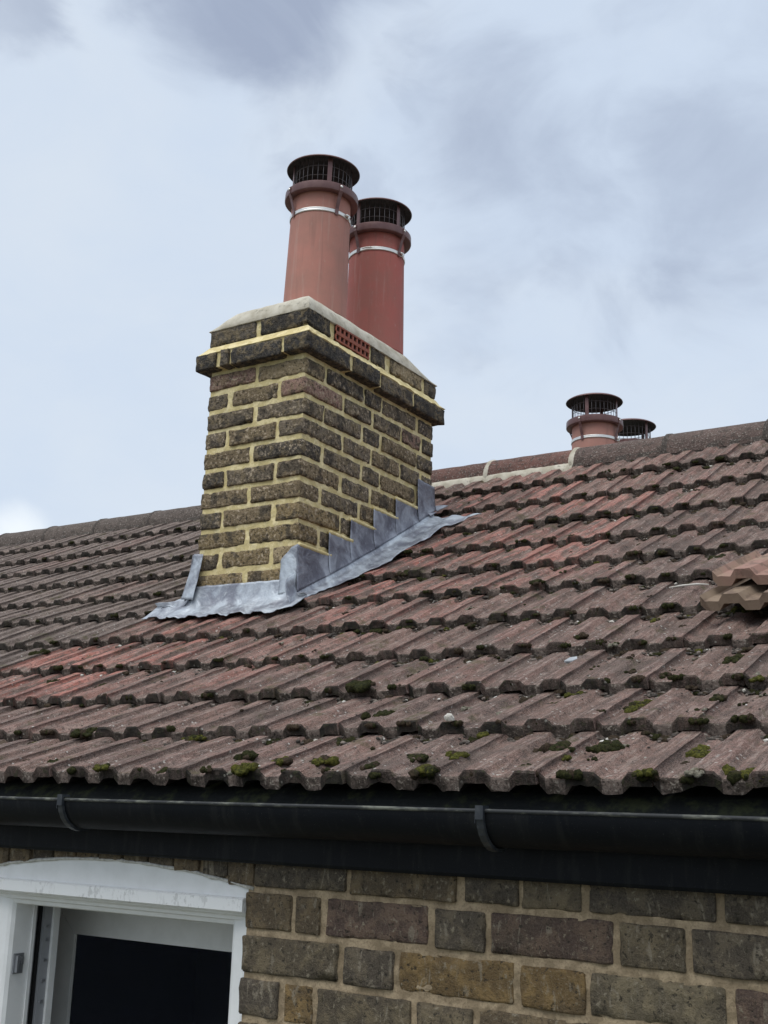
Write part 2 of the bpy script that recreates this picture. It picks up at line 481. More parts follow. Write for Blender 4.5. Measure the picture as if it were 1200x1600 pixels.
# ------------------------------------------------------------------ mesh helpers
class MB:
    def __init__(self):
        self.v, self.f, self.mi = [], [], []

    def add(self, verts, faces, mi=0):
        o = len(self.v)
        self.v += [tuple(x) for x in verts]
        self.f += [tuple(i + o for i in f) for f in faces]
        self.mi += [mi] * len(faces)

    def box(self, x0, x1, y0, y1, z0, z1, mi=0):
        v = [(x, y, z) for x in (x0, x1) for y in (y0, y1) for z in (z0, z1)]
        self.add(v, [(0, 1, 3, 2), (4, 6, 7, 5), (0, 4, 5, 1), (2, 3, 7, 6), (0, 2, 6, 4), (1, 5, 7, 3)], mi)

    def sweep(self, rings, closed=True, caps=True, mi=0):
        """rings: list of point lists of equal length"""
        n = len(rings[0])
        v = [p for r in rings for p in r]
        f = []
        for i in range(len(rings) - 1):
            for j in range(n if closed else n - 1):
                j2 = (j + 1) % n
                f.append((i * n + j, i * n + j2, (i + 1) * n + j2, (i + 1) * n + j))
        if caps and closed:
            f.append(tuple(range(n - 1, -1, -1)))
            f.append(tuple((len(rings) - 1) * n + j for j in range(n)))
        self.add(v, f, mi)

    def lathe(self, prof, c=(0, 0, 0), seg=48, mi=0):
        rings = []
        for k in range(seg):
            a = 2 * math.pi * k / seg
            rings.append([(c[0] + r * math.cos(a), c[1] + r * math.sin(a), c[2] + z) for r, z in prof])
        n = len(prof)
        v = [p for r in rings for p in r]
        f = []
        for k in range(seg):
            k2 = (k + 1) % seg
            for j in range(n - 1):
                f.append((k * n + j, k2 * n + j, k2 * n + j + 1, k * n + j + 1))
        self.add(v, f, mi)

    def tube(self, pts, r, seg=8, mi=0):
        rings = []
        for i, p in enumerate(pts):
            p = Vector(p)
            a = Vector(pts[max(i - 1, 0)])
            b = Vector(pts[min(i + 1, len(pts) - 1)])
            t = (b - a).normalized()
            u = t.orthogonal().normalized()
            w = t.cross(u)
            rr = r[i] if isinstance(r, (list, tuple)) else r
            rings.append([p + u * math.cos(2 * math.pi * k / seg) * rr + w * math.sin(2 * math.pi * k / seg) * rr for k in range(seg)])
        self.sweep(rings, mi=mi)

    def mesh(self, name, materials, smooth=False):
        me = bpy.data.meshes.new(name)
        me.from_pydata([tuple(x) for x in self.v], [], self.f)
        for x in materials:
            me.materials.append(MAT[x])
        if len(materials) > 1:
            me.polygons.foreach_set('material_index', self.mi)
        if smooth:
            me.polygons.foreach_set('use_smooth', [True] * len(self.f))
        me.update()
        return me

    def build(self, name, materials, parent=None, smooth=False, fix=True):
        if isinstance(materials, str):
            materials = [materials]
        me = self.mesh(name, materials, smooth)
        if fix:
            bm = bmesh.new()
            bm.from_mesh(me)
            bmesh.ops.recalc_face_normals(bm, faces=bm.faces)
            bm.to_mesh(me)
            bm.free()
        return link(name, me, parent)


def link(name, me, parent=None):
    o = bpy.data.objects.new(name, me)
    COL.objects.link(o)
    if parent is not None:
        o.parent = parent
    return o


def tag(o, label=None, cat=None, group=None, kind=None):
    if label:
        o['label'] = label
    if cat:
        o['category'] = cat
    if group:
        o['group'] = group
    if kind:
        o['kind'] = kind
    return o


def empty(name, loc, label, cat, group=None):
    o = bpy.data.objects.new(name, None)
    COL.objects.link(o)
    o.location = loc
    o.empty_display_size = 0.1
    return tag(o, label, cat, group, 'thing')


def auto_smooth(o, deg=35):
    me = o.data
    me.polygons.foreach_set('use_smooth', [True] * len(me.polygons))
    bm = bmesh.new()
    bm.from_mesh(me)
    for e in bm.edges:
        if len(e.link_faces) == 2 and e.calc_face_angle(0) > R(deg):
            e.smooth = False
    bm.to_mesh(me)
    bm.free()


def nz(x, y, z):
    return mnoise.noise(Vector((x, y, z)))


# ------------------------------------------------------------------ rough brick meshes (unit box, scaled per brick)
def rough_box(name, size, cells, mat, seed, rnd=0.010, amp=0.0035):
    """A box of real size 'size', edges rounded by rnd and worn by noise; returned normalised to 1 x 1 x 1."""
    sx, sy, sz = size
    nx, ny, nz_ = cells
    bm = bmesh.new()
    grid = {}

    def vert(i, j, k):
        if (i, j, k) in grid:
            return grid[(i, j, k)]
        # cells bunched to the edges
        def co(t, n, s):
            u = t / n
            if t in (1, n - 1):
                return ((rnd / s if t == 1 else 1 - rnd / s) - 0.5) * s
            if t in (0, n):
                return (u - 0.5) * s
            u = rnd / s + (1 - 2 * rnd / s) * (t - 1) / (n - 2)
            return (u - 0.5) * s
        p = Vector((co(i, nx, sx), co(j, ny, sy), co(k, nz_, sz)))
        half = Vector((sx / 2 - rnd, sy / 2 - rnd, sz / 2 - rnd))
        core = Vector([max(-h, min(h, c)) for h, c in zip(half, p)])
        d = p - core
        if d.length > 1e-6:
            nrm = d.normalized()
            if sum(abs(c) > 1e-5 for c in d) > 1:
                p = core + nrm * rnd
            w = nz(p.x * 28 + seed * 7.3, p.y * 28, p.z * 28 + seed) * 1.0 + nz(p.x * 95 + seed, p.y * 95 + seed * 3, p.z * 95) * 0.7
            edge = sum(abs(c) > 1e-5 for c in d) > 1
            chip = max(0.0, nz(p.x * 45 + seed * 3, p.y * 45 + seed, p.z * 45) - 0.22) * 3.2 if edge else 0.0
            p = p + nrm * (w * amp * (1.3 if edge else 0.7)) - nrm * chip * amp * 1.6
        grid[(i, j, k)] = bm.verts.new(p)
        return grid[(i, j, k)]
    for i in range(nx):
        for j in range(ny):
            for k in (0, nz_):
                bm.faces.new([vert(*q) for q in ((i, j, k), (i + 1, j, k), (i + 1, j + 1, k), (i, j + 1, k))])
    for i in range(nx):
        for k in range(nz_):
            for j in (0, ny):
                bm.faces.new([vert(*q) for q in ((i, j, k), (i + 1, j, k), (i + 1, j, k + 1), (i, j, k + 1))])
    for j in range(ny):
        for k in range(nz_):
            for i in (0, nx):
                bm.faces.new([vert(*q) for q in ((i, j, k), (i, j + 1, k), (i, j + 1, k + 1), (i, j, k + 1))])
    bmesh.ops.recalc_face_normals(bm, faces=bm.faces)
    for v in bm.verts:
        v.co = Vector((v.co.x / sx, v.co.y / sy, v.co.z / sz))
    me = bpy.data.meshes.new(name)
    bm.to_mesh(me)
    bm.free()
    me.materials.append(MAT[mat])
    me.polygons.foreach_set('use_smooth', [True] * len(me.polygons))
    return me


BRICKS = {}
for mat in ('chimney_brick', 'wall_brick'):
    rn, am = ((0.005, 0.0036) if mat == 'chimney_brick' else (0.0035, 0.0028))
    BRICKS[mat, 'x'] = [rough_box('brick_long', (0.22, 0.105, 0.064), (14, 6, 6), mat, s, rn, am) for s in range(7)]
    BRICKS[mat, 'y'] = [rough_box('brick_deep', (0.105, 0.22, 0.064), (6, 14, 6), mat, s + 20, rn, am) for s in range(7)]
    BRICKS[mat, 'h'] = [rough_box('brick_half', (0.105, 0.105, 0.064), (8, 8, 6), mat, s + 40, rn, am) for s in range(5)]


def tint(c, lo, hi):
    f = random.uniform(lo, hi)
    return tuple(v * f for v in c)


JIT = [0.003]


def put_brick(parent, mat, x0, x1, y0, y1, z0, z1, color, alpha=0.0, jit=None):
    jit = JIT[0] if jit is None else jit
    lx, ly, lz = x1 - x0, y1 - y0, z1 - z0
    key = 'x' if lx > ly * 1.35 else ('y' if ly > lx * 1.35 else 'h')
    o = bpy.data.objects.new('brick', random.choice(BRICKS[mat, key]))
    COL.objects.link(o)
    o.parent = parent
    o.location = ((x0 + x1) / 2 + random.uniform(-jit, jit), (y0 + y1) / 2 + random.uniform(-jit, jit), (z0 + z1) / 2 + random.uniform(-jit, jit) * .6)
    fx, fy = random.choice((1, -1)), random.choice((1, -1))
    o.scale = (lx, ly, lz)
    o.rotation_euler = (random.uniform(-.012, .012) + (math.pi if fx < 0 else 0), random.uniform(-.012, .012), random.uniform(-.012, .012) + (math.pi if fy < 0 else 0))
    o.color = (*color, alpha)
    return o


def rough_shell(boxspec, step, amp, seed, keep=None):
    """Closed box with gridded, noisy faces (for mortar cores)."""
    x0, x1, y0, y1, z0, z1 = boxspec
    mb = MB()

    def face(o, u, v):
        o, u, v = Vector(o), Vector(u), Vector(v)
        nu, nv = max(1, int(u.length / step)), max(1, int(v.length / step))
        n = u.cross(v).normalized()
        vs, fs = [], []
        for i in range(nu + 1):
            for j in range(nv + 1):
                p = o + u * (i / nu) + v * (j / nv)
                e = 0 if i in (0, nu) or j in (0, nv) else 1
                p = p + n * (amp * e * (nz(p.x * 40 + seed, p.y * 40, p.z * 40) + 0.6 * nz(p.x * 110, p.y * 110 + seed, p.z * 110)))
                vs.append(p)
        for i in range(nu):
            for j in range(nv):
                a = i * (nv + 1) + j
                fs.append((a, a + nv + 1, a + nv + 2, a + 1))
        mb.add(vs, fs)
    X, Y, Z = (x1 - x0, 0, 0), (0, y1 - y0, 0), (0, 0, z1 - z0)
    face((x0, y0, z0), X, Z)
    face((x1, y0, z0), Y, Z)
    face((x1, y1, z0), (x0 - x1, 0, 0), Z)
    face((x0, y1, z0), (0, y0 - y1, 0), Z)
    face((x0, y0, z1), X, Y)
    face((x0, y1, z0), X, (0, y0 - y1, 0))
    return mb


# ================================================================== GROUND
g = MB()
g.add([(-900, -900, -5.2), (900, -900, -5.2), (900, 900, -5.2), (-900, 900, -5.2)], [(0, 1, 2, 3)])
tag(g.build('ground', 'ground', fix=False), 'garden ground far below the eaves', 'ground', kind='structure')

# ================================================================== HOUSE WALL
HW = 0.078
WIN_L, WIN_R = -0.885, -0.118
wall = empty('brick_wall', (0, 0, 0), 'brown stock brick house wall under the black gutter', 'wall')
arc_c, arc_h, arc_top = -0.5, 0.40, 0.036


def arc_z(x):
    t = (x - arc_c) / arc_h
    return arc_top - 0.036 * t * t


mb = MB()
# mortar bed behind the bricks, with the window opening left free
Z_TOP, Z_LOW = 0.14, -1.3
sub = rough_shell((WIN_R + 0.004, 2.6, 0.0048, 0.172, Z_LOW, Z_TOP), 0.010, 0.0031, 3)
mb.add(sub.v, sub.f)
sub = rough_shell((-5.5, WIN_L - 0.004, 0.0045, 0.172, Z_LOW, Z_TOP), 0.05, 0.0022, 5)
mb.add(sub.v, sub.f)
n = 40
vs, fs = [], []
for i in range(n + 1):
    x = WIN_L + (WIN_R - WIN_L) * i / n
    vs += [(x, 0.009, arc_z(x) + 0.004), (x, 0.009, Z_TOP), (x, 0.172, Z_TOP), (x, 0.172, arc_z(x) + 0.004)]
for i in range(n):
    for j in range(4):
        fs.append((i * 4 + j, (i + 1) * 4 + j, (i + 1) * 4 + (j + 1) % 4, i * 4 + (j + 1) % 4))
mb.add(vs, fs)
mb.box(-5.5, 2.6, 0.012, 0.30, -5.2, Z_LOW)
mb.build('mortar', 'wall_mortar', wall, smooth=False)

WC = {'grey': (0.215, 0.168, 0.105), 'brown': (0.235, 0.165, 0.092), 'purple': (0.185, 0.108, 0.090), 'ochre': (0.340, 0.205, 0.065), 'slate': (0.185, 0.148, 0.110), 'tan': (0.295, 0.240, 0.150), 'dark': (0.125, 0.100, 0.076)}
courses = {
    1: ([-0.096, .125, .36, .475, .594, .815, .93, 1.165, 1.28], 'dark brown dark grey dark dark brown dark'.split()),
    2: ([-.118, 0, .069, .301, .413, .645, .765, 1.0, 1.115, 1.35], 'brown brown purple slate purple grey slate brown grey'.split()),
    3: ([-.121, .11, .23, .467, .594, .826, .945, 1.18, 1.3], 'grey slate ochre ochre tan purple grey brown'.split()),
    4: ([-.119, -.02, .057, .269, .39, .62, .74, .97, 1.09, 1.33], 'slate ochre grey grey brown grey tan purple brown'.split()),
    5: ([-.12, .11, .23, .46, .58, .81, .93, 1.16, 1.28], 'brown grey purple slate brown ochre grey brown'.split()),
    6: ([-.118, 0, .069, .301, .413, .645, .765, 1.0, 1.115], 'grey brown slate tan grey purple brown grey'.split()),
}
for c, (xs, cols) in courses.items():
    zt, zb = (2 - c) * HW - 0.0065, (1 - c) * HW + 0.0065
    for i in range(len(xs) - 1):
        jl = 0.0065 if i else 0.0
        put_brick(wall, 'wall_brick', xs[i] + jl, xs[i + 1] - 0.0065, 0.0, 0.1, zb, zt, tint(WC[cols[i % len(cols)]], .85, 1.12), jit=0.0028)
# arch bricks on edge above the window
na = 11
for i in range(na):
    x0 = WIN_L + (WIN_R + 0.02 - WIN_L) * i / na
    x1 = WIN_L + (WIN_R + 0.02 - WIN_L) * (i + 1) / na
    xm = (x0 + x1) / 2
    o = put_brick(wall, 'wall_brick', x0 + .004, x1 - .004, 0.0, 0.1, arc_z(xm) + 0.003, arc_z(xm) + 0.115, tint(WC[random.choice(['dark', 'brown', 'grey'])], .7, 1.1), jit=0.002)
    o.rotation_euler.y += -(xm - arc_c) * 0.12
# bricks beside and below, outside the photograph: one mass
mb = MB()
for r in range(-1, 16):
    zt, zb = -r * HW + HW - 0.0065, -r * HW + 0.0065
    off = 0.17 if r % 2 else 0
    x = -5.4 + off
    k = 0
    while x < 2.5:
        L = 0.219 if k % 2 == 0 else 0.104
        a, b = x, x + L
        k += 1
        x = b + 0.013
        inwin = b > WIN_L - 0.003 and a < WIN_R
        if inwin:
            if a < WIN_L - 0.06:
                b = WIN_L - 0.003
            else:
                continue
        right = a > WIN_R - 0.02
        if right and r <= 5 and a < 1.36:
            if a > 1.30 or (r < 5 and False):
                pass
            else:
                continue
        if right and r <= 5 and a < 1.37:
            continue
        mb.box(a, b, 0.0015, 0.06, zb, zt)
o = mb.build('brick_field', 'wall_brick', wall)
o.color = (0.12, 0.10, 0.08, 0)
o['kind'] = 'stuff'

# ------------------------------------------------------------------ dark room behind the window
mb = MB()
mb.box(-3.2, 1.2, 0.175, 3.4, -1.9, 0.06)
o = mb.build('room_interior', 'room')
bm = bmesh.new()
bm.from_mesh(o.data)
dead = [f for f in bm.faces if abs(f.calc_center_median().y - 0.175) < .01]
bmesh.ops.delete(bm, geom=dead, context='FACES')
bmesh.ops.reverse_faces(bm, faces=bm.faces)
bm.to_mesh(o.data)
bm.free()
tag(o, 'dark unlit room behind the open sash window', 'room', kind='structure')

# ================================================================== WINDOW
win = empty('sash_window', (0, 0, 0), 'white plastic sash window with arched head panel, slid open', 'window')


def moulding(name, prof, x0, x1, mat, parent, mitre=None):
    """prof: list of (y, z), extruded along x"""
    mb = MB()
    mb.sweep([[(x0, y, z) for y, z in prof], [(x1, y, z) for y, z in prof]])
    return mb.build(name, mat, parent)


# arched infill panel
mb = MB()
fr, bk = [], []
N = 36
xa, xb = WIN_L - 0.01, WIN_R + 0.018
top = [(xa + (xb - xa) * i / N) for i in range(N + 1)]
ringf = [(x, 0.006, max(arc_z(x) + 0.0035 + 0.0025 * nz(x * 55, 1, 2), -0.010)) for x in top] + [(xb, 0.006, -0.024), (xa, 0.006, -0.024)]
ringb = [(x, 0.03, z) for x, y, z in ringf]
mb.sweep([ringf, ringb])
mb.build('arch_panel', 'upvc', win)
# bead of sealant along the arch
mb = MB()
mb.tube([(x, 0.003 + .002 * nz(x * 30, 3, 3), max(arc_z(x) + 0.002 + 0.003 * nz(x * 60, 5, 2), -0.012)) for x in top], [0.0035 + 0.002 * nz(x * 45, 8, 1) for x in top], 6)
mb.build('sealant_bead', 'sealant', win, smooth=True)
# head trim
moulding('head_trim', [(0.030, -0.016), (-0.004, -0.016), (-0.010, -0.019), (-0.010, -0.041), (-0.006, -0.044), (0.030, -0.044)], WIN_L - 0.01, WIN_R + 0.002, 'upvc_res', win)
# outer frame: head and two jambs with stepped mouldings
FY = 0.028
moulding('frame_head', [(0.09, -0.0445), (0.016, -0.0445), (0.016, -0.050), (0.022, -0.054), (0.024, -0.060), (0.032, -0.063), (0.036, -0.071), (0.042, -0.0735), (0.09, -0.0735)], WIN_L, WIN_R, 'upvc', win)


def jamb(name, xi, xo):
    s = 1 if xo > xi else -1
    prof = [(xo, 0.09), (xo, 0.0165), (xo - s * .006, 0.0165), (xo - s * .014, 0.0225), (xi + s * .012, 0.030), (xi + s * .005, 0.034), (xi, 0.042), (xi, 0.09)]
    mb = MB()
    mb.sweep([[(x, y, -0.0445 - 0.004) for x, y in prof], [(x, y, -1.25) for x, y in prof]])
    return mb.build(name, 'upvc', win)


jamb('frame_jamb', -0.176, WIN_R - 0.001)
jamb('frame_jamb', -0.818, WIN_L)
# left-hand running channels of the jamb, seen through the opening
JX = -0.818
for nm, y0, y1, x1, mt in (('track_rib', 0.0905, 0.100, JX + .004, 'upvc'), ('track_channel', 0.100, 0.117, JX - .012, 'channel'), ('track_gasket', 0.117, 0.126, JX - .006, 'gasket'), ('track_rib', 0.126, 0.150, JX + .001, 'channel'), ('track_rib', 0.150, 0.168, JX + .008, 'upvc')):
    mb = MB()
    mb.box(WIN_L, x1, y0 + .0003, y1 - .0003, -1.25, -0.074)
    mb.build(nm, mt, win)
mb = MB()
for z in (-0.125, -0.155, -0.20, -0.245, -0.29):
    mb.box(JX + .001, JX + .004, 0.135, 0.143, z - 0.006, z)
mb.build('track_screws', 'zinc', win)['kind'] = 'stuff'
# right-hand jamb lining and inner frame with a mitred corner
mb = MB()
mb.box(-0.170, WIN_R, 0.0905, 0.168, -1.25, -0.074)
mb.build('track_rib', 'upvc', win)
IX0, LX, LZ0, LZ, IY = -0.972, -0.898, -0.096, -0.163, 0.300
mb = MB()
mb.add([(IX0, IY, LZ0), (LX, IY, LZ), (LX, IY, -1.25), (IX0, IY, -1.25), (IX0, IY + .012, LZ0), (LX - .002, IY + .012, LZ), (LX - .002, IY + .012, -1.25), (IX0, IY + .012, -1.25)],
       [(0, 1, 2, 3), (1, 5, 6, 2), (4, 7, 6, 5), (0, 3, 7, 4), (0, 4, 5, 1), (3, 2, 6, 7)])
mb.build('inner_stile', 'upvc', win)
mb = MB()
mb.add([(IX0 + .002, IY + .0005, LZ0), (WIN_R, IY + .0005, LZ0), (WIN_R, IY + .0005, LZ), (LX + .0015, IY + .0005, LZ), (IX0 + .002, IY + .07, LZ0), (WIN_R, IY + .07, LZ0), (WIN_R, IY + .07, LZ), (LX + .0015, IY + .07, LZ)],
       [(0, 1, 2, 3), (3, 2, 6, 7), (4, 7, 6, 5), (0, 4, 5, 1), (1, 5, 6, 2), (0, 3, 7, 4)])
mb.build('inner_rail', 'upvc', win)
mb = MB()
mb.box(IX0, WIN_R, IY + .01, IY + .06, LZ0 + .001, 0.055)
mb.box(-1.3, IX0 - .001, IY + .001, IY + .012, -1.3, 0.055)
mb.build('inner_lining', 'channel', win)
# travel stop clipped on the jamb
mb = MB()
mb.box(JX + .0005, JX + .004, 0.046, 0.074, -0.225, -0.182)
mb.box(JX + .004, JX + .012, 0.050, 0.056, -0.222, -0.186)
mb.box(JX + .004, JX + .010, 0.064, 0.070, -0.205, -0.19)
mb.build('travel_stop', 'zinc', win)

# ================================================================== FASCIA AND GUTTER
X_L, X_R = -5.5, 2.6
fb = MB()
fb.sweep([[(x, y, z) for y, z in ((-0.022, 0.052), (-0.024, 0.056), (-0.024, 0.172), (-0.004, 0.172), (-0.004, 0.050), (-0.020, 0.050))] for x in (X_L, X_R)])
tag(fb.build('fascia_board', 'black'), 'black fascia board fixed along the wall top behind the gutter', 'fascia', kind='thing')

gut = empty('gutter', (0, 0, 0), 'long black half-round plastic gutter under the lowest tiles', 'gutter')
GC = (-0.083, 0.160)
GR = 0.057
prof = [(GC[0] - GR * math.cos(a), GC[1] - GR * math.sin(a)) for a in [math.pi * i / 18 for i in range(19)]]
prof_in = [(GC[0] - (GR - .003) * math.cos(a), GC[1] - (GR - .003) * math.sin(a)) for a in [math.pi * i / 18 for i in range(18, -1, -1)]]
mb = MB()
ring = prof + prof_in
mb.sweep([[(x, y, z + 0.0012 * math.sin(x * 2.2)) for y, z in ring] for x in np.linspace(X_L, X_R, 40)])
o = mb.build('trough', 'black', gut)
auto_smooth(o, 40)
mb = MB()
mb.tube([(x, GC[0] - GR + .001, GC[1] + 0.0012 * math.sin(x * 2.2) + .0005) for x in np.linspace(X_L, X_R, 60)], 0.0034, 8)
mb.build('lip_bead', 'lip', gut, smooth=True)
for bx in (-0.500, 0.475, 1.45, -1.475, -2.45):
    mb = MB()
    w = 0.0065
    rs = []
    for i in range(15):
        a = math.pi * (i / 14) * 0.93
        ro, ri = GR + 0.0075 - 0.002 * (i / 14), GR + 0.001
        rs.append([(bx + sx * w, GC[0] - r_ * math.cos(a), GC[1] - r_ * math.sin(a)) for sx, r_ in ((-1, ri), (-1, ro), (1, ro), (1, ri))])
    mb.sweep(rs)
    # clip over the lip
    y0 = GC[0] - GR
    mb.box(bx - w * 1.1, bx + w * 1.1, y0 - 0.0085, y0 - 0.0036, GC[1] - 0.012, GC[1] + 0.010)
    mb.box(bx - w * 1.1, bx + w * 1.1, y0 - 0.0036, y0 + 0.013, GC[1] + 0.0045, GC[1] + 0.010)
    mb.box(bx - w * 1.25, bx - w * 1.1, y0 - 0.0075, y0 - 0.002, GC[1] - 0.018, GC[1] - 0.004)
    mb.build('bracket', 'bracket', gut)

# ================================================================== ROOF
# nose line of every tile course: (X, Y, Z) at two places along it
NA = [(0.826, -0.090, 0.216), (0.747, 0.170, 0.321), (0.669, 0.429, 0.426), (0.592, 0.683, 0.543), (0.516, 0.934, 0.667), (0.442, 1.183, 0.796), (0.367, 1.433, 0.922), (0.293, 1.680, 1.054), (0.220, 1.923, 1.193), (0.150, 2.161, 1.341), (0.081, 2.397, 1.492)]
NB = [(-0.559, -0.090, 0.216), (-0.859, 0.170, 0.319), (-1.156, 0.427, 0.430), (-1.449, 0.678, 0.555), (-1.739, 0.926, 0.686), (-2.026, 1.170, 0.823), (-2.316, 1.418, 0.952), (-2.603, 1.661, 1.090), (-2.890, 1.906, 1.227), (-3.177, 2.150, 1.364), (-3.462, 2.391, 1.506)]
NC = len(NA)
P = 0.0961
COVER = 2 * P
THK = 0.0235
RH = 0.0122
ROLL0 = -0.698 - 0.022          # centre line of a tile roll with a joint at its right


def nose(k, x):
    if k >= NC:
        a, b = nose(NC - 1, x), nose(NC - 2, x)
        return a + (a - b) * (k - NC + 1)
    a, b = NA[k], NB[k]
    t = max(-1.5, min(0.3, (x - a[0]) / (a[0] - b[0])))
    return Vector((x, a[1] + (a[1] - b[1]) * t, a[2] + (a[2] - b[2]) * t))


def course_frame(k, x):
    """origin on the valley top at the nose, unit vector up the tile, normal, gauge"""
    a, b = nose(k, x), nose(k + 1, x)
    u0 = (b - a).normalized()
    n0 = Vector((0, -u0.z, u0.y))
    o = a - n0 * 0.001
    e = b - n0 * (0.001 + THK + 0.0025)
    u = (e - o).normalized()
    return o, u, Vector((0, -u.z, u.y)), (e - o).length


def roll_z(s):
    """height of the trapezoid profile, s measured from a roll centre"""
    s = abs((s + P / 2) % P - P / 2)
    h, fl = 0.0185, 0.0128
    if s <= h:
        return RH
    if s <= h + fl:
        t = (s - h) / fl
        t = 0.85 * t + 0.15 * t * t * (3 - 2 * t)
        return RH * (1 - t)
    return 0.0


def tile_mesh(seed, length=0.345, width=COVER - 0.0025, chip=1.0):
    rr = random.Random(seed)
    # x measured from the tile's left edge; the left edge lies just right of a roll top
    keys = []
    for c in (-0.0, P, 2 * P):
        keys += [c - .0345, c - .0320, c - .0305, c - .0200, c - .0185, c - .0160, c - .006, c + .006, c + .0160, c + .0185, c + .0200, c + .0305, c + .0320, c + .0345, c + .042]
    lo = 0.0205
    hi = lo + width
    xs = sorted(set([lo, hi] + [v for v in keys if lo < v < hi]))
    ys = [0.0, 0.004, 0.012, 0.04, 0.075, 0.11, 0.15, 0.19, 0.23, 0.27, length]
    n = len(xs)
    mb = MB()
    topv, botv = [], []
    for j, y in enumerate(ys):
        for i, x in enumerate(xs):
            z = roll_z(x)
            yy = y
            if j == 0:
                yy = chip * (0.008 * max(0, nz(x * 60 + seed * 9, seed, 1)) + 0.003 * nz(x * 160, seed, 4))
                z -= chip * (0.0038 + 0.0035 * nz(x * 80, seed * 3, 7))
            elif j == 1:
                z -= 0.0008
                yy = y + 0.002 * nz(x * 90, seed, 8)
            z += 0.0014 * nz(x * 40 + seed * 5, y * 24, seed) + 0.0007 * nz(x * 130, y * 90 + seed * 3, seed)
            topv.append((x - COVER / 2 - lo, yy, z))
    for j, y in enumerate((0.0, length)):
        for i, x in enumerate(xs):
            z = roll_z(x) - THK
            yy = y
            if j == 0:
                yy = 0.006 * max(0, nz(x * 50 + seed, seed * 4, 11))
                z += chip * 0.0045 * nz(x * 70, seed * 2, 17)
            botv.append((x - COVER / 2 - lo, yy, z))
    nt = len(topv)
    f, mi = [], []
    for j in range(len(ys) - 1):
        for i in range(n - 1):
            f.append((j * n + i, j * n + i + 1, (j + 1) * n + i + 1, (j + 1) * n + i))
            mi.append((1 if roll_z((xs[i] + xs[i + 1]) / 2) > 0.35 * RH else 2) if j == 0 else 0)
    for i in range(n - 1):
        f.append((nt + i, nt + n + i, nt + n + i + 1, nt + i + 1))
        mi.append(1)
        f.append((i, nt + i, nt + i + 1, i + 1))
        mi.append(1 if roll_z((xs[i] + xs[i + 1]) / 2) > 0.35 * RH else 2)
    L = len(ys)
    for side in (0, n - 1):
        col = [j * n + side for j in range(L)] + [nt + n + side, nt + side]
        f.append(tuple(col if side else reversed(col)))
        mi.append(0)
    mb.v, mb.f, mb.mi = topv + botv, f, mi
    return mb


TILE_MB = [tile_mesh(s) for s in range(12)]
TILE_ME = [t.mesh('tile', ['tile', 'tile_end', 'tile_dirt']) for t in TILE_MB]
for me in TILE_ME:
    bm = bmesh.new()
    bm.from_mesh(me)
    for f in bm.faces:
        f.smooth = True
    for e in bm.edges:
        if len(e.link_faces) != 2 or e.calc_face_angle(0) > R(48):
            e.smooth = False
    bm.to_mesh(me)
    bm.free()

roof = empty('tiled_roof', (0, 0, 0), 'sloping roof of weathered interlocking concrete tiles with mossy edges', 'roof')
VIS = [(-0.76, 0.92), (-1.10, 0.86), (-1.43, 0.79), (-1.76, 0.73), (-2.09, 0.67), (-2.41, 0.61), (-2.74, 0.55), (-3.06, 0.49), (-3.38, 0.43), (-3.69, 0.38), (-4.0, 0.32)]


def tile_colour(x, y, k):
    xb = -1.53 - max(0.0, 1.15 - y) * 0.42 + random.uniform(-.06, .06)
    v = random.uniform(0.86, 1.14)
    if x < xb:
        c = Vector((0.200, 0.180, 0.162)) * v
        pk = 0.0 if random.random() < .9 else 0.15
        return (*c, pk)
    near = math.exp(-(((x + 0.60) / 0.62) ** 2 + ((y - 1.65) / 0.75) ** 2))
    left = math.exp(-(((x + 1.30) / 0.60) ** 2 + ((y - 0.60) / 0.40) ** 2))
    pk = max(1.25 * near, 1.15 * left, 0.22) * random.uniform(0.25, 1.3)
    if y < 0.25 or x > 0.25:
        pk *= 0.45
    c = Vector((0.240, 0.140, 0.110)) * v
    if (x > 0.0 or y < 0.5) and random.random() < .6:
        c = c.lerp(Vector((0.150, 0.102, 0.086)), 0.7)
    return (*c, min(pk, 1.0))


field = MB()
for k in range(NC):
    j0 = int((-5.4 - ROLL0) / COVER) - 1
    cshift = random.uniform(-0.006, 0.006)
    for j in range(j0, 14):
        xl = ROLL0 + P + COVER * j + 0.0205 + cshift
        xm = xl + COVER / 2
        if xm > 2.5:
            continue
        o_, u_, n_, gl = course_frame(k, xm)
        sl, sr = nose(k, xm - .1), nose(k, xm + .1)
        ax = (sr - sl).normalized()
        u_ = (u_ - ax * u_.dot(ax)).normalized()
        n_ = ax.cross(u_)
        jz = random.uniform(-0.002, 0.003)
        M = Matrix((ax, u_, n_)).transposed().to_4x4()
        M.translation = o_ + n_ * jz + u_ * random.uniform(-0.006, 0.006)
        M = M @ Matrix.Rotation(random.uniform(-.008, .008), 4, 'Z') @ Matrix.Rotation(random.uniform(-.006, .006), 4, 'Y')
        s = random.randrange(12)
        if VIS[k][0] - 0.32 < xm < VIS[k][1] + 0.40:
            t = link('tile', TILE_ME[s], roof)
            t.matrix_world = M
            t.color = tile_colour(xm, o_.y, k)
        else:
            tm = TILE_MB[s]
            field.v, field.f, field.mi = field.v, field.f, field.mi
            off = len(field.v)
            field.v += [tuple(M @ Vector(p)) for p in tm.v]
            field.f += [tuple(i + off for i in f) for f in tm.f]
            field.mi += tm.mi
RY, RZ = 2.700, 1.6205
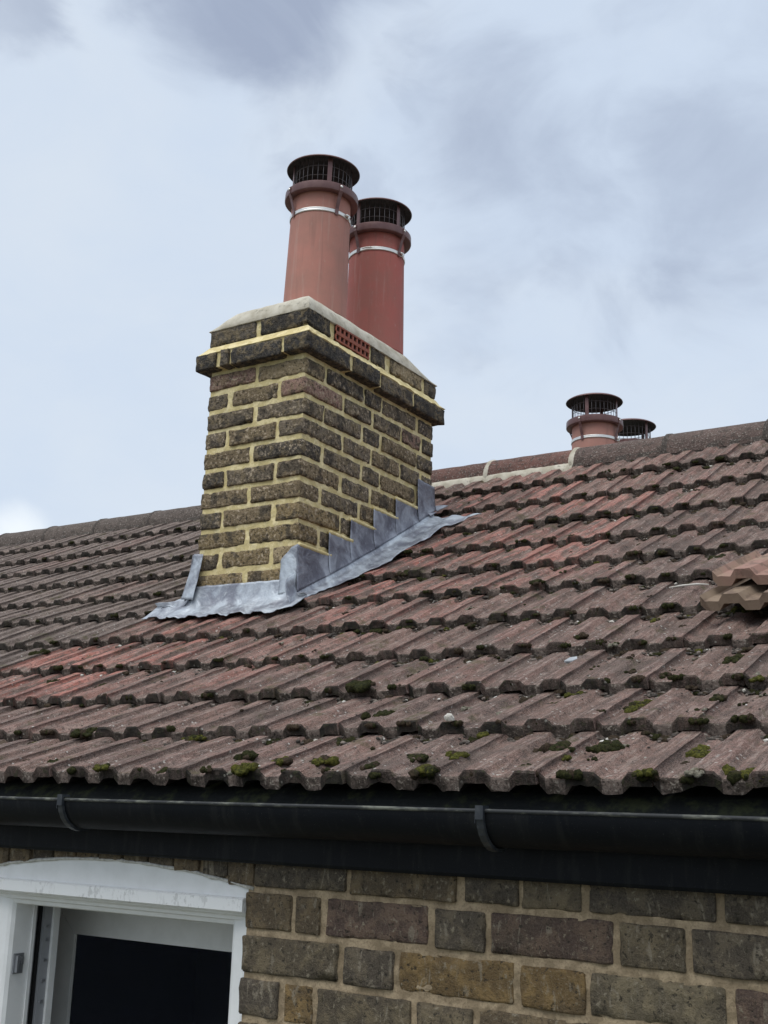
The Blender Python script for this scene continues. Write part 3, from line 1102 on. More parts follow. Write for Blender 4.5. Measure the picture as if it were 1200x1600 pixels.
# back slope, one mass of the same tiles
for k in range(6):
    for j in range(-24, 16):
        s = random.randrange(12)
        tm = TILE_MB[s]
        M = Matrix.Translation((ROLL0 + COVER * j, RY + 0.32 + 0.25 * k, 1.650 - 0.53 * (0.32 + 0.25 * k))) @ Matrix.Rotation(math.pi, 4, 'Z') @ Matrix.Rotation(R(24), 4, 'X')
        off = len(field.v)
        field.v += [tuple(M @ Vector(p)) for p in tm.v]
        field.f += [tuple(i + off for i in f) for f in tm.f]
        field.mi += tm.mi
o = field.build('tile_field', ['tile', 'tile_end', 'tile_dirt'], roof, fix=False)
o.color = (0.15, 0.12, 0.11, 0.1)
o['kind'] = 'stuff'

# dark felt under the tiles, turned down into the gutter
mb = MB()
rows = []
for k in range(NC + 1):
    rows.append([tuple(nose(k, x) + Vector((0, 0.02, -0.062))) for x in np.linspace(-5.5, 2.55, 24)])
lip = [[(p[0], -0.028, 0.178) for p in rows[0]], [(p[0], -0.050, 0.150) for p in rows[0]]]
rows = lip[::-1] + rows[0:]
rows[2] = [(p[0], -0.01, 0.192) for p in rows[2]]
vs = [p for r_ in rows for p in r_]
nn = len(rows[0])
mb.add(vs, [(i * nn + j, i * nn + j + 1, (i + 1) * nn + j + 1, (i + 1) * nn + j) for i in range(len(rows) - 1) for j in range(nn - 1)])
mb.build('underlay', 'eaves', roof, fix=False)
# closing soffit so that the loft stays dark
mb = MB()
mb.box(-5.5, 2.55, 0.02, 2 * RY + 1.2, 0.062, 0.075)
mb.build('ceiling_board', 'soot', roof)

# ridge tiles with mortar joints
RL = 0.415
for i in range(-11, 8):
    x0 = -0.552 + RL * i
    x1 = x0 + RL - 0.012
    red = (-0.97 - RL * 1.2 < x0 < -0.6)
    mb = MB()
    rings = []
    for t in np.linspace(0, 1, 9):
        x = x0 + (x1 - x0) * t
        rad = 0.102 + 0.003 * (1 - t) + 0.0015 * nz(x * 9, i, 1)
        out = [(x, RY + rad * math.cos(a) * 1.05, RZ + rad * math.sin(a) * 0.97 - 0.006) for a in np.linspace(-0.12, math.pi + 0.12, 17)]
        inn = [(x, RY + (rad - .018) * math.cos(a) * 1.05, RZ + (rad - .018) * math.sin(a) * .97 - 0.006) for a in np.linspace(math.pi + 0.12, -0.12, 17)]
        rings.append([(p[0], p[1], p[2] + 0.003 * nz(p[0] * 14, p[1] * 14, p[2] * 14 + i)) for p in out + inn])
    mb.sweep(rings)
    o = mb.build('ridge_tile', 'ridge', roof)
    auto_smooth(o, 50)
    v = random.uniform(.85, 1.1)
    base = (0.200, 0.098, 0.080) if red else ((0.165, 0.115, 0.100) if x0 > -0.6 else (0.135, 0.110, 0.095))
    o.color = (*[c * v for c in base], 0)
    # mortar in the joint
    mb = MB()
    rings = []
    for x in (x0 - 0.022, x0 - 0.012, x0 + 0.0, x0 + 0.010):
        e = 0.0045 if x in (x0 - 0.012, x0) else -0.004
        rings.append([(x + 0.006 * nz(a * 3, i, 5), RY + (0.1045 + e) * math.cos(a) * 1.05, RZ + (0.1045 + e + 0.003 * nz(a * 4, i, 2)) * math.sin(a) * .97 - 0.006) for a in np.linspace(-0.1, math.pi + .1, 21)])
    mb.sweep(rings, closed=False)
    mb.build('ridge_joint', 'cement' if -1.2 < x0 < -0.4 else 'ridge', roof, smooth=True).color = (0.07, 0.062, 0.055, 0)


# bedding mortar below the ridge, front side
def bedding(x0, x1, mat, drop, color=None):
    mb = MB()
    rows = []
    for t in np.linspace(0, 1, int((x1 - x0) / 0.012)):
        x = x0 + (x1 - x0) * t
        roll = roll_z(x - ROLL0)
        f = 1 + 0.35 * nz(x * 22, 3, 3)
        o_, u_, n_, gl = course_frame(NC - 1, x)
        base = o_ + u_ * (0.228 - drop * f) + n_ * (roll * .8 - 0.003)
        midp = base + n_ * 0.014 + u_ * 0.012 + n_ * 0.004 * nz(x * 40, 1, 1)
        rows.append([tuple(base), tuple(midp), (x, RY - 0.108, RZ + 0.004 + 0.004 * nz(x * 30, 5, 2)), (x, RY - 0.07, RZ + 0.02)])
    mb.sweep(rows, closed=False)
    o = mb.build('ridge_bedding', mat, roof, smooth=True)
    if color:
        o.color = (*color, 0)


bedding(-1.9, -0.545, 'cement', 0.030)
bedding(-0.545, 2.4, 'ridge', 0.012, (0.075, 0.066, 0.058))
bedding(-5.3, -1.9, 'ridge', 0.012, (0.08, 0.072, 0.064))

# ================================================================== CHIMNEY STACK
XC, YC, CW, CD = -0.9351, 1.1785, 0.4436, 0.8826
ZB1, HC = 1.6233, 0.075
XL, YR_ = XC - CW, YC + CD
stack = empty('chimney_stack', (0, 0, 0), 'repointed yellow brick chimney stack with black projecting cap course', 'chimney')


def core(x0, x1, y0, y1, z0, z1, seed, amp=0.003):
    return rough_shell((x0, x1, y0, y1, z0, z1), 0.011, amp, seed)


mb = core(XL + .0055, XC - .0055, YC + .0055, YR_ - .0055, 0.62, 1.715, 11, .0022)
PB = 0.036      # projection of the oversailing course
s2 = core(XL - PB + .008, XC + PB - .008, YC - PB + .008, YR_ + PB - .008, 1.711, 1.764, 12, .0022)
mb.add(s2.v, s2.f)
s3 = core(XL - .0005, XC + .0005, YC - .0005, YR_ + .0005, 1.770, 1.868, 13, .0022)
mb.add(s3.v, s3.f)


def ring_loft(specs, step=0.02):
    """lofts rectangles (x0,x1,y0,y1,z) into a rough collar"""
    rings = []
    for x0, x1, y0, y1, z in specs:
        r_ = []
        nx, ny = 22, 44
        pts = [(x0 + (x1 - x0) * i / nx, y0) for i in range(nx)] + [(x1, y0 + (y1 - y0) * i / ny) for i in range(ny)] + [(x1 - (x1 - x0) * i / nx, y1) for i in range(nx)] + [(x0, y1 - (y1 - y0) * i / ny) for i in range(ny)]
        for x, y in pts:
            q = 0.0035 * nz(x * 30, y * 30, z * 50) + .002 * nz(x * 90, y * 90, z * 90)
            r_.append((x + q, y + q, z + q))
        rings.append(r_)
    return rings


e = PB - 0.002
mb.sweep(ring_loft([(XL - e + .01, XC + e - .01, YC - e + .01, YR_ + e - .01, 1.760), (XL - e, XC + e, YC - e, YR_ + e, 1.768), (XL - .020, XC + .020, YC - .020, YR_ + .020, 1.784), (XL - .006, XC + .006, YC - .006, YR_ + .006, 1.803), (XL + .03, XC - .03, YC + .03, YR_ - .03, 1.804)]), caps=False)
mb.build('mortar', 'chimney_mortar', stack)

CC = {'soot': (0.042, 0.041, 0.042), 'char': (0.100, 0.086, 0.072), 'grey': (0.160, 0.130, 0.096), 'brown': (0.205, 0.155, 0.095), 'ochre': (0.270, 0.200, 0.104), 'pink': (0.310, 0.195, 0.155), 'tan': (0.39, 0.305, 0.185)}


def ccol(name):
    v = random.uniform(.85, 1.15)
    return tuple(c * v for c in CC[name])


J = 0.0088


def segs(lengths, total):
    s = sum(lengths)
    out, a = [], 0
    for L in lengths:
        out.append((a, a + L * total / s))
        a += L * total / s
    return out


def ring_course(z0, z1, fr, rt, out, cf, cr, al=0.0):
    """fr: lengths along the front from the left; rt: lengths along the right side from the front.
    The first right-hand length and the last front length are the two faces of one corner brick."""
    x0, x1, y0, y1 = XL - out, XC + out, YC - out, YR_ + out
    F, S = segs(fr, x1 - x0), segs(rt, y1 - y0)
    dep = 0.102
    # front, with both corner bricks
    for i, (a, b) in enumerate(F):
        last, first = i == len(F) - 1, i == 0
        yb = y0 + (S[0][1] - J if (last or first) else dep)
        put_brick(stack, 'chimney_brick', x0 + a + (J if not first else 0), x0 + b - (J if not last else 0), y0, yb, z0, z1, ccol(cf[i % len(cf)]), al)
    for side in (0, 1):
        for i, (a, b) in enumerate(S):
            if i == 0:
                continue
            last = i == len(S) - 1
            xa, xb = (x1 - dep, x1) if side == 0 else (x0, x0 + dep)
            if last:
                xa, xb = (x1 - F[-1][1] + F[-1][0] + J, x1) if side == 0 else (x0, x0 + F[0][1] - F[0][0] - J)
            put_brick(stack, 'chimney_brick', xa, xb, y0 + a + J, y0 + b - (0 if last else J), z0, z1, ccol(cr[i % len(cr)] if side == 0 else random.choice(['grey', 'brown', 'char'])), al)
    for i, (a, b) in enumerate(F):
        if 0 < i < len(F) - 1:
            put_brick(stack, 'chimney_brick', x0 + a + J, x0 + b - J, y1 - dep, y1, z0, z1, ccol(random.choice(['grey', 'brown', 'char'])), al)


SA, ST = [.125, .245, .125, .265, .122], [.245, .19, .205, .155, .088]
FA, FT = [.2218, .2218], [.103, .226, .113]
fronts = [['pink', 'tan'], ['grey', 'brown', 'pink'], ['grey', 'grey'], ['grey', 'brown', 'grey'], ['brown', 'char'], ['char', 'grey', 'brown'], ['brown', 'brown'], ['char', 'brown', 'ochre'], ['ochre', 'ochre'], ['brown', 'ochre', 'tan'], ['ochre', 'ochre'], ['brown', 'ochre', 'ochre'], ['brown', 'brown']]
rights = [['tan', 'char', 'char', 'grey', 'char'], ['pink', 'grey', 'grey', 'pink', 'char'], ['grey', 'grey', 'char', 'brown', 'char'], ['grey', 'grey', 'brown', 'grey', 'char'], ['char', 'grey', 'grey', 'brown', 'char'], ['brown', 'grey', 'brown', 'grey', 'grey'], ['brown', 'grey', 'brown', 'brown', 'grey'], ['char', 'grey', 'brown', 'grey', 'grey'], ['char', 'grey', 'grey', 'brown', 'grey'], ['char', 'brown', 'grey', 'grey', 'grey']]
for c in range(13):
    z0 = ZB1 - HC * c + 0.0082
    z1 = z0 + HC - 0.0168
    ring_course(z0, z1, FA if c % 2 == 0 else FT, SA if c % 2 == 0 else ST, 0.0, fronts[c], rights[c % len(rights)])
# oversailing course, almost black
JIT[0] = 0.006
ring_course(1.703, 1.766, [.100, .052, .235, .115], [.27, .19, .245, .245], PB, ['soot', 'char', 'soot', 'soot'], ['soot', 'soot', 'char', 'soot'], 1.0)
JIT[0] = 0.003
# top course: dark bricks, a terracotta air brick and one pale brick
z0, z1 = 1.806, 1.869
o5 = 0.006
x0, x1, y0, y1 = XL - o5, XC + o5, YC - o5, YR_ + o5
put_brick(stack, 'chimney_brick', x0, XC - CW / 2 - .010, y0, y0 + .102, z0, z1, ccol('char'), 1.0)
put_brick(stack, 'chimney_brick', XC - CW / 2 + .010, x1, y0, y0 + .135, z0, z1, ccol('soot'), 1.0)
VY0, VY1 = YC + 0.160, YC + 0.380
for ya, yb, cn, al in ((YC + .405, YC + .505, 'char', 1.0), (YC + .54, YC + .775, 'tan', 0.0), (YC + .80, y1, 'char', 1.0)):
    put_brick(stack, 'chimney_brick', x1 - .1, x1, ya, yb, z0, z1, ccol(cn), al)
for ya, yb in ((YC + .11, YC + .32), (YC + .34, YC + .45), (YC + .47, YC + .68), (YC + .70, y1)):
    put_brick(stack, 'chimney_brick', x0, x0 + .1, ya, yb, z0, z1, ccol('char'), .6)
for xa, xb in ((x0 + .112, XC - CW / 2 - .01), (XC - CW / 2 + .01, x1 - .112)):
    put_brick(stack, 'chimney_brick', xa, xb, y1 - .1, y1, z0, z1, ccol('char'), .6)
# air brick: frame with two rows of holes
mb = MB()
xf, xbk = x1 + .005, XC + .0035
cols_, rows_ = 8, 2
cw_, rh_ = (VY1 - VY0) / cols_, (z1 - z0) / rows_
bar = 0.0080
for r_ in range(rows_ + 1):
    zc = z0 + rh_ * r_
    mb.box(xbk, xf, VY0, VY1, max(z0, zc - bar * .8), min(z1, zc + bar * .8))
for c in range(cols_ + 1):
    yc_ = VY0 + cw_ * c
    mb.box(xbk, xf - .0012, max(VY0, yc_ - bar * .62), min(VY1, yc_ + bar * .62), z0 + .0005, z1 - .0005)
vent = mb.build('air_brick', 'vent', stack)
vent['label'] = 'terracotta air brick with two rows of square holes'
mb = MB()
mb.box(XC - .01, xbk - .0005, VY0, VY1, z0, z1)
mb.build('vent_shadow_gap', 'soot', vent)

# flaunching: domed cement cap
mb = MB()
nx, ny = 30, 60
vs, fs = [], []
fx0, fx1, fy0, fy1 = XL - .010, XC + .010, YC - .010, YR_ + .010
PX, PY = XC - CW / 2, (1.50, 1.92)


def flaunch_z(x, y):
    dx = min(x - fx0, fx1 - x)
    dy = min(y - fy0, fy1 - y)
    d = max(0.0, min(dx, dy))
    sm = lambda t: max(0.0, min(1.0, t)) ** 2 * (3 - 2 * max(0.0, min(1.0, t)))
    e_ = 0.006 + 0.042 * sm((x - fx0) / 0.15 + 0.12) * sm((fy1 - y) / 0.26 + 0.05)
    z = 1.869 + e_ * min(1, d / 0.020) ** 0.55 + 0.040 * min(1.0, d / 0.10)
    for py in PY:
        q = math.hypot(x - PX, y - py)
        z += 0.018 * max(0, 1 - abs(q - .125) / .06)
    return z + 0.003 * nz(x * 25, y * 25, 1) + 0.0012 * nz(x * 80, y * 80, 2)


for i in range(nx + 1):
    for j in range(ny + 1):
        u = 0.5 - 0.5 * math.cos(math.pi * i / nx)
        v = 0.5 - 0.5 * math.cos(math.pi * j / ny)
        x, y = fx0 + (fx1 - fx0) * u, fy0 + (fy1 - fy0) * v
        vs.append((x, y, flaunch_z(x, y)))
for i in range(nx):
    for j in range(ny):
        a = i * (ny + 1) + j
        fs.append((a, a + ny + 1, a + ny + 2, a + 1))
mb.add(vs, fs)
border = [i * (ny + 1) for i in range(nx + 1)] + [nx * (ny + 1) + j for j in range(1, ny + 1)] + [i * (ny + 1) + ny for i in range(nx - 1, -1, -1)] + [j for j in range(ny - 1, 0, -1)]
ofs = len(mb.v)
mb.v += [(mb.v[i][0], mb.v[i][1], 1.8665 + 0.004 * nz(mb.v[i][0] * 30, mb.v[i][1] * 30, 9)) for i in border]
nb = len(border)
for i in range(nb):
    mb.f.append((border[i], border[(i + 1) % nb], ofs + (i + 1) % nb, ofs + i))
    mb.mi.append(0)
mb.f.append(tuple(range(ofs, ofs + nb)))
mb.mi.append(0)
mb.build('flaunching', 'cement', stack, smooth=True)


# ================================================================== POTS AND COWLS
def chimney_pot(loc, label, color, tilt=(0, 0), H=0.635):
    """loc: bottom centre of the pot"""
    t = empty('chimney_pot', loc, label, 'chimney pot', 'round clay chimney pots')
    t.rotation_euler = (tilt[0], tilt[1], 0)
    mb = MB()
    prof = [(0.0, 0.0), (0.127, 0.0), (0.1265, 0.085)]
    prof += [(0.1255, 0.1125), (0.1235, 0.1135), (0.1235, 0.1155), (0.1250, 0.1165)]
    prof += [(0.1250 - 0.0085 * i / 8, 0.1165 + (H - .13) * i / 8) for i in range(1, 9)]
    prof += [(0.1165, H - .004), (0.112, H), (0.100, H), (0.098, H - .3), (0.0, H - .3)]
    mb.lathe(prof, seg=64)
    o = mb.build('pot_body', 'pot', t)
    auto_smooth(o, 40)
    o.color = (*color, 0)
    return t


def cowl(loc, label, cam_az, straps, post, tilt=(0, 0), screw=58):
    """loc: centre of the clamp band on the pot (z = 0), all angles in degrees"""
    t = empty('chimney_cowl', loc, label, 'cowl', 'mesh sided chimney cowls')
    t.rotation_euler = (tilt[0], tilt[1], 0)
    R0 = 0.1465
    # collar: band with an inward sloping underside
    mb = MB()
    mb.lathe([(0.1175, 0.076), (0.142, 0.074), (R0 - .001, 0.076), (R0, 0.078), (R0 - .001, 0.107), (R0 - .003, 0.109), (0.118, 0.110), (0.116, 0.108), (0.116, 0.080), (0.1175, 0.076)], seg=72)
    auto_smooth(mb.build('collar', 'cowl', t), 40)
    # lid: shallow dome with rolled rim
    mb = MB()
    mb.lathe([(0.0, 0.245), (0.05, 0.243), (0.10, 0.236), (0.135, 0.226), (R0 - .001, 0.2195), (R0 + .0005, 0.216), (R0 - .002, 0.2135)], seg=72)
    mb.lathe([(R0 - .002, 0.2135), (R0 - .006, 0.216), (0.12, 0.2215), (0.06, 0.230), (0.0, 0.233)], seg=72, mi=1)
    auto_smooth(mb.build('lid', ['cowl', 'lid_under'], t), 50)
    # cage: wires with two rings
    N = 34
    for i in range(N):
        a = 2 * math.pi * i / N
        mb = MB()
        mb.tube([(0.1155 * math.cos(a), 0.1155 * math.sin(a), 0.105), (0.1155 * math.cos(a), 0.1155 * math.sin(a), 0.2225)], 0.0011, 5)
        mb.build('cage_wire', 'wire', t, smooth=True, fix=False)
    for z in (0.150, 0.190):
        mb = MB()
        mb.lathe([(0.1128 + 0.0013 * math.cos(q), z + 0.0013 * math.sin(q)) for q in np.linspace(0, 2 * math.pi, 7)], seg=48)
        mb.build('cage_ring', 'wire', t, smooth=True)
    # posts carrying the lid
    for i in range(4):
        a = R(cam_az + post + 90 * i)
        ca, sa = math.cos(a), math.sin(a)
        mb = MB()
        for_w = 0.009
        pts = []
        for r_, z in ((0.1185, 0.100), (0.1185, 0.2255)):
            pts.append([(r_ * ca - sa * for_w, r_ * sa + ca * for_w, z), (r_ * ca + sa * for_w, r_ * sa - ca * for_w, z), ((r_ + .002) * ca + sa * for_w, (r_ + .002) * sa - ca * for_w, z), ((r_ + .002) * ca - sa * for_w, (r_ + .002) * sa + ca * for_w, z)])
        mb.sweep(pts)
        mb.build('lid_post', 'cowl', t)
    # straps from the collar to the clamp band with bolts
    for i in range(4):
        a = R(cam_az + straps + 90 * i)
        ca, sa = math.cos(a), math.sin(a)
        w_ = 0.0075
        mb = MB()
        pts = []
        for r_, z in ((R0 + .0006, 0.104), (R0 + .0006, 0.078), (0.136, 0.055), (0.1225, 0.012), (0.1222, -0.014)):
            pts.append([(r_ * ca - sa * w_, r_ * sa + ca * w_, z), (r_ * ca + sa * w_, r_ * sa - ca * w_, z), ((r_ + .002) * ca + sa * w_, (r_ + .002) * sa - ca * w_, z), ((r_ + .002) * ca - sa * w_, (r_ + .002) * sa + ca * w_, z)])
        mb.sweep(pts)
        st = mb.build('strap', 'cowl', t)
        mb = MB()
        mb.tube([((R0 + q) * ca, (R0 + q) * sa, 0.095) for q in (.002, .005, .0065)], [0.0062, 0.0055, 0.003], 10)
        mb.build('bolt', 'steel', st, smooth=True)
    # clamp band: two ridges, with a screw housing
    mb = MB()
    mb.lathe([(0.1195, -0.008), (0.1212, -0.0078), (0.1222, -0.005), (0.1212, -0.0015), (0.1212, 0.0015), (0.1222, 0.005), (0.1212, 0.0078), (0.1195, 0.008)], seg=72)
    band = mb.build('clamp_band', 'steel', t, smooth=True)
    a = R(cam_az + screw)
    ca, sa = math.cos(a), math.sin(a)
    mb = MB()
    mb.tube([(0.127 * ca - sa * q, 0.127 * sa + ca * q, 0.002) for q in (-.014, -.006, .008, .012)], [.0045, .006, .006, .004], 8)
    mb.tube([(0.129 * ca, 0.129 * sa, 0.006), (0.129 * ca, 0.129 * sa, -0.016)], .004, 6)
    mb.build('screw_clip', 'steel', band, smooth=True)
    return t


CAZ = -52.8
chimney_pot((PX + .004, 1.50, 1.875), 'pinkish clay pot at the front of the brick chimney stack', (0.45, 0.200, 0.158), (0, R(1.2)))
cowl((PX + .015, 1.50, 2.408), 'maroon cowl clamped on the front pot of the brick chimney stack', CAZ, 30, 12, (0, R(1.2)))
chimney_pot((PX + .008, 1.92, 1.875), 'deeper red clay pot at the back of the brick chimney stack', (0.40, 0.118, 0.098), (0, 0), 0.655)
cowl((PX + .008, 1.92, 2.428), 'maroon cowl on the rear pot of the brick chimney stack, half hidden', CAZ - 3, -40, 46, (0, 0))

# second stack beyond the ridge: only its pots rise above the roof line
RX, RYP, DZ = -0.832, (3.527, 3.987), 2.237 - 2.624
rs = empty('chimney_stack', (0, 0, 0), 'low brick chimney stack hidden behind the roof ridge', 'chimney')
mb = core(RX - .22, RX + .22, RYP[0] - .33, RYP[1] + .33, 0.3, 1.30, 31)
mb.build('mortar', 'chimney_mortar', rs)
for c in range(12):
    zz = 1.300 - HC * (c + 1) + .0065
    for side in (-1, 1):
        for i in range(5):
            ya = RYP[0] - .33 + i * .225 + (.11 if c % 2 else 0)
            if ya + .2 < RYP[1] + .34:
                xs_ = RX + side * .22
                put_brick(rs, 'chimney_brick', min(xs_, xs_ - side * .1), max(xs_, xs_ - side * .1), ya, ya + .212, zz, zz + .062, ccol(random.choice(['grey', 'brown', 'char'])), jit=.003)
    for yy in (RYP[0] - .335, RYP[1] + .235):
        for i in range(2):
            put_brick(rs, 'chimney_brick', RX - .215 + i * .222, RX - .215 + i * .222 + .21, yy, yy + .1, zz, zz + .062, ccol(random.choice(['grey', 'brown', 'char'])), jit=.003)
mb = core(RX - .235, RX + .235, RYP[0] - .345, RYP[1] + .345, 1.300, 1.49 + .02, 33)
mb.build('flaunching', 'cement', rs)
chimney_pot((RX, RYP[0], 1.875 + DZ), 'clay pot rising behind the ridge, nearer of the far pair', (0.44, 0.215, 0.172))
cowl((RX, RYP[0], 2.408 + DZ), 'maroon cowl behind the ridge, whole and nearer of the far pair', CAZ - 5, -41, -28)
chimney_pot((RX + .012, RYP[1], 1.875 + DZ), 'clay pot behind the ridge almost hidden by the roof line', (0.38, 0.16, 0.13))
cowl((RX + .012, RYP[1], 2.408 + DZ), 'maroon cowl just showing behind the ridge and the other cowl', CAZ - 7, 10, 42)


# ================================================================== LEAD FLASHING
def env(x, y):
    """smooth surface lying on the tile rolls at (x, y)"""
    for k in range(NC):
        a, b = nose(k, x), nose(k + 1, x)
        if y < b.y or k == NC - 1:
            t = (y - a.y) / (b.y - a.y)
            return a.z + (b.z - a.z) * t + 0.017


lead = empty('lead_flashing', (0, 0, 0), 'grey lead flashing dressed round the foot of the brick chimney', 'flashing')


def lead_z(x, y, d):
    """d: distance from the chimney, waves grow with it"""
    w = min(1.0, d / 0.05)
    roll = roll_z(x - ROLL0) / RH
    return env(x, y) + w * (0.009 * (roll - 0.6) - 0.006) + 0.0025 * nz(x * 22, y * 22, 4) + 0.0015 * nz(x * 60, y * 60, 3)


def thicken(o, t=0.0018):
    md = o.modifiers.new('thickness', 'SOLIDIFY')
    md.thickness = t
    md.offset = 0
    return o


def sheet(name, fn, nu, nv):
    vs = [fn(i / nu, j / nv) for i in range(nu + 1) for j in range(nv + 1)]
    fs = [(i * (nv + 1) + j, (i + 1) * (nv + 1) + j, (i + 1) * (nv + 1) + j + 1, i * (nv + 1) + j + 1) for i in range(nu) for j in range(nv)]
    mb = MB()
    mb.add(vs, fs)
    o = thicken(mb.build(name, 'lead', lead, smooth=True, fix=False))
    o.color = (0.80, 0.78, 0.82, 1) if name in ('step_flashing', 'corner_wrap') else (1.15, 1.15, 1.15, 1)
    return o


XF0, XF1 = XL - 0.175, XC + 0.045


def apron(u, v):
    x = XF0 + (XF1 - XF0) * u
    ext = 0.082 + 0.010 * nz(x * 18, 2, 2) + 0.006 * math.cos((x - ROLL0) / P * 2 * math.pi)
    if v < 0.3:                       # upstand against the brickwork
        t = v / 0.3
        inside = 0 if XL <= x <= XC else 1
        zb = env(x, YC) + 0.012
        z = zb + (0.052 * (1 - t) if not inside else 0.006 * (1 - t))
        return (x, YC - 0.007 - 0.010 * t * t + (0.012 * (1 - t) if inside else 0), z + 0.002 * nz(x * 30, 1, 1))
    t = (v - 0.3) / 0.7
    y = YC - 0.017 - (ext) * t
    slope_pull = 0.02 * max(0, (XL - x) / 0.17) + 0.03 * max(0, (x - XC) / 0.045)
    y += slope_pull
    return (x, y, lead_z(x, y, 0.01 + ext * t) + 0.006 * (1 - t))


sheet('apron', apron, 120, 22)

# side strip on the tiles
OUT = [(YC - 0.06, .028), (YC + .02, .035), (YC + .07, .04), (YC + .2, .080), (YC + .37, .135), (YC + .52, .128), (YC + .67, .135), (YC + .76, .150), (YC + .82, .185), (YC + .862, .235)]


def side_strip(u, v):
    y = OUT[0][0] + (OUT[-1][0] - OUT[0][0]) * u
    w = np.interp(y, [a for a, b in OUT], [b for a, b in OUT]) + 0.010 * math.sin(y * 22) + 0.006 * nz(y * 30, 1, 1)
    if v < 0.35:
        t = v / 0.35
        x = XC + 0.006 + 0.020 * t * t
        z = env(XC, y) + 0.010 + 0.075 * (1 - t) ** 1.5
        return (x, y, z)
    t = (v - 0.35) / 0.65
    x = XC + 0.026 + (w - 0.026) * t
    return (x, y, lead_z(x, y, .03 + (w - .03) * t) + 0.006 * (1 - t))


sheet('side_soaker', side_strip, 110, 20)


def left_strip(u, v):
    y = YC - 0.02 + (CD + 0.08) * u
    w = 0.145 + 0.012 * math.sin(y * 25)
    if v < 0.3:
        t = v / 0.3
        return (XL - 0.006 - 0.018 * t * t, y, env(XL, y) + 0.010 + 0.075 * (1 - t) ** 1.5)
    t = (v - .3) / .7
    x = XL - 0.024 - (w - .024) * t
    return (x, y, lead_z(x, y, .03 + (w - .03) * t) + 0.010)


sheet('side_soaker', left_strip, 90, 16)


def back_strip(u, v):
    x = XL - 0.12 + (CW + 0.15) * u
    t = v
    y = YR_ - 0.004 * t + (0.004 + 0.10 * t) * (1 - 0.75 * max(0.0, (x - XC) / 0.2)) - 0.05 * max(0.0, (x - XC) / 0.2)
    return (x, y, env(x, y) + 0.012 + 0.010 * (1 - t) + 0.003 * nz(x * 14, y * 20, 2))


sheet('back_gutter', back_strip, 60, 10)

# stepped cover flashing on the right side: each step its own piece, lapped over the one below it
ends = [0.170, 0.300, 0.447, 0.598, 0.757, CD + .004]
beds = [9, 8, 7, 6, 5, 4]
yprev = -0.010
for i, (ye, bd) in enumerate(zip(ends, beds)):
    ztop = ZB1 - HC * (bd - 1) - 0.010
    if i == 0:
        ztop -= 0.004
    lap = 0.028 if i else 0.0
    ya, yb = YC + yprev, YC + ye + (0.012 if i < 5 else 0)
    if i == 5:
        ztop += 0.045
    xo = XC + 0.0085 + 0.0003 * (i % 2)

    def step(u, v, ya=ya, yb=yb, ztop=ztop, xo=xo, i=i):
        y = ya + (yb - ya) * u
        zb = env(XC, y) + 0.022
        zt = ztop - 0.004 * u
        z = zb + (zt - zb) * v
        bulge = 0.010 * (1 - v) ** 3
        return (xo + bulge + 0.0020 * nz(y * 16, z * 16, 2), y, z + 0.0015 * nz(y * 40, 1, i) * v)
    sheet('step_flashing', step, 14, 16)
    if i < 5:       # mortar pointing over the tucked-in top edge
        bead = MB()
        pts, rad = [], []
        y0_ = ya + 0.004 if i else YC + 0.004
        for q in np.linspace(0, 1, 14):
            yy = y0_ + (yb + 0.004 - y0_) * q
            pts.append((XC + 0.0045 + 0.0015 * nz(yy * 60, 1, i), yy, ztop - 0.004 * q + 0.003 + 0.0015 * nz(yy * 45, 2, i)))
            rad.append(0.0078 + 0.0018 * nz(yy * 70, 3, i))
        bead.tube(pts, rad, 8)
        bead.build('pointing_bead', 'chimney_mortar', stack, smooth=True)
    yprev = ye

# rear wrap piece at the back corner with its vertical seam
def wrap(u, v):
    y = YC + CD - 0.055 + 0.062 * u
    zb = env(XC, y) + 0.018
    z = zb + (1.300 + 0.02 - zb) * v
    return (XC + 0.0135 + 0.014 * (1 - v) ** 2 + 0.002 * nz(y * 30, z * 20, 7), y, z)


sheet('corner_wrap', wrap, 8, 14)


# tabs folded on to the front face at both corners
def tab_r(u, v):
    ztop = ZB1 - HC * 8 - 0.012
    zb = env(XC, YC) + 0.012
    z = zb + (ztop - zb) * v
    w = 0.058 * (1 - max(0, v - 0.75) / 0.25 * 0.72)
    x = XC + 0.0105 - (w + 0.0105) * u
    return (x, YC - 0.008 - 0.008 * (1 - v) ** 2 - 0.0025 * nz(x * 40, z * 30, 3), z - 0.01 * u * v)


sheet('corner_tab', tab_r, 8, 18)


def tab_l(u, v):
    ztop = ZB1 - HC * 8 - 0.005
    zb = env(XL, YC) + 0.018
    z = zb + (ztop - zb) * v
    x = XL - 0.006 - 0.030 * (1 - v) + (0.042 + 0.012 * (1 - v)) * u
    return (x, YC - 0.009 - 0.020 * (1 - v) ** 1.5 - 0.002 * nz(x * 40, z * 30, 5), z - 0.004 * u)


sheet('corner_tab', tab_l, 8, 18)


def tab_l_side(u, v):
    ztop = ZB1 - HC * 8 - 0.008
    y = YC - 0.012 + 0.16 * u
    zb = env(XL, y) + 0.02
    z = zb + (ztop + 0.0 * u - zb) * v
    return (XL - 0.009 - 0.026 * (1 - v), y, z)


sheet('step_flashing', tab_l_side, 10, 10)


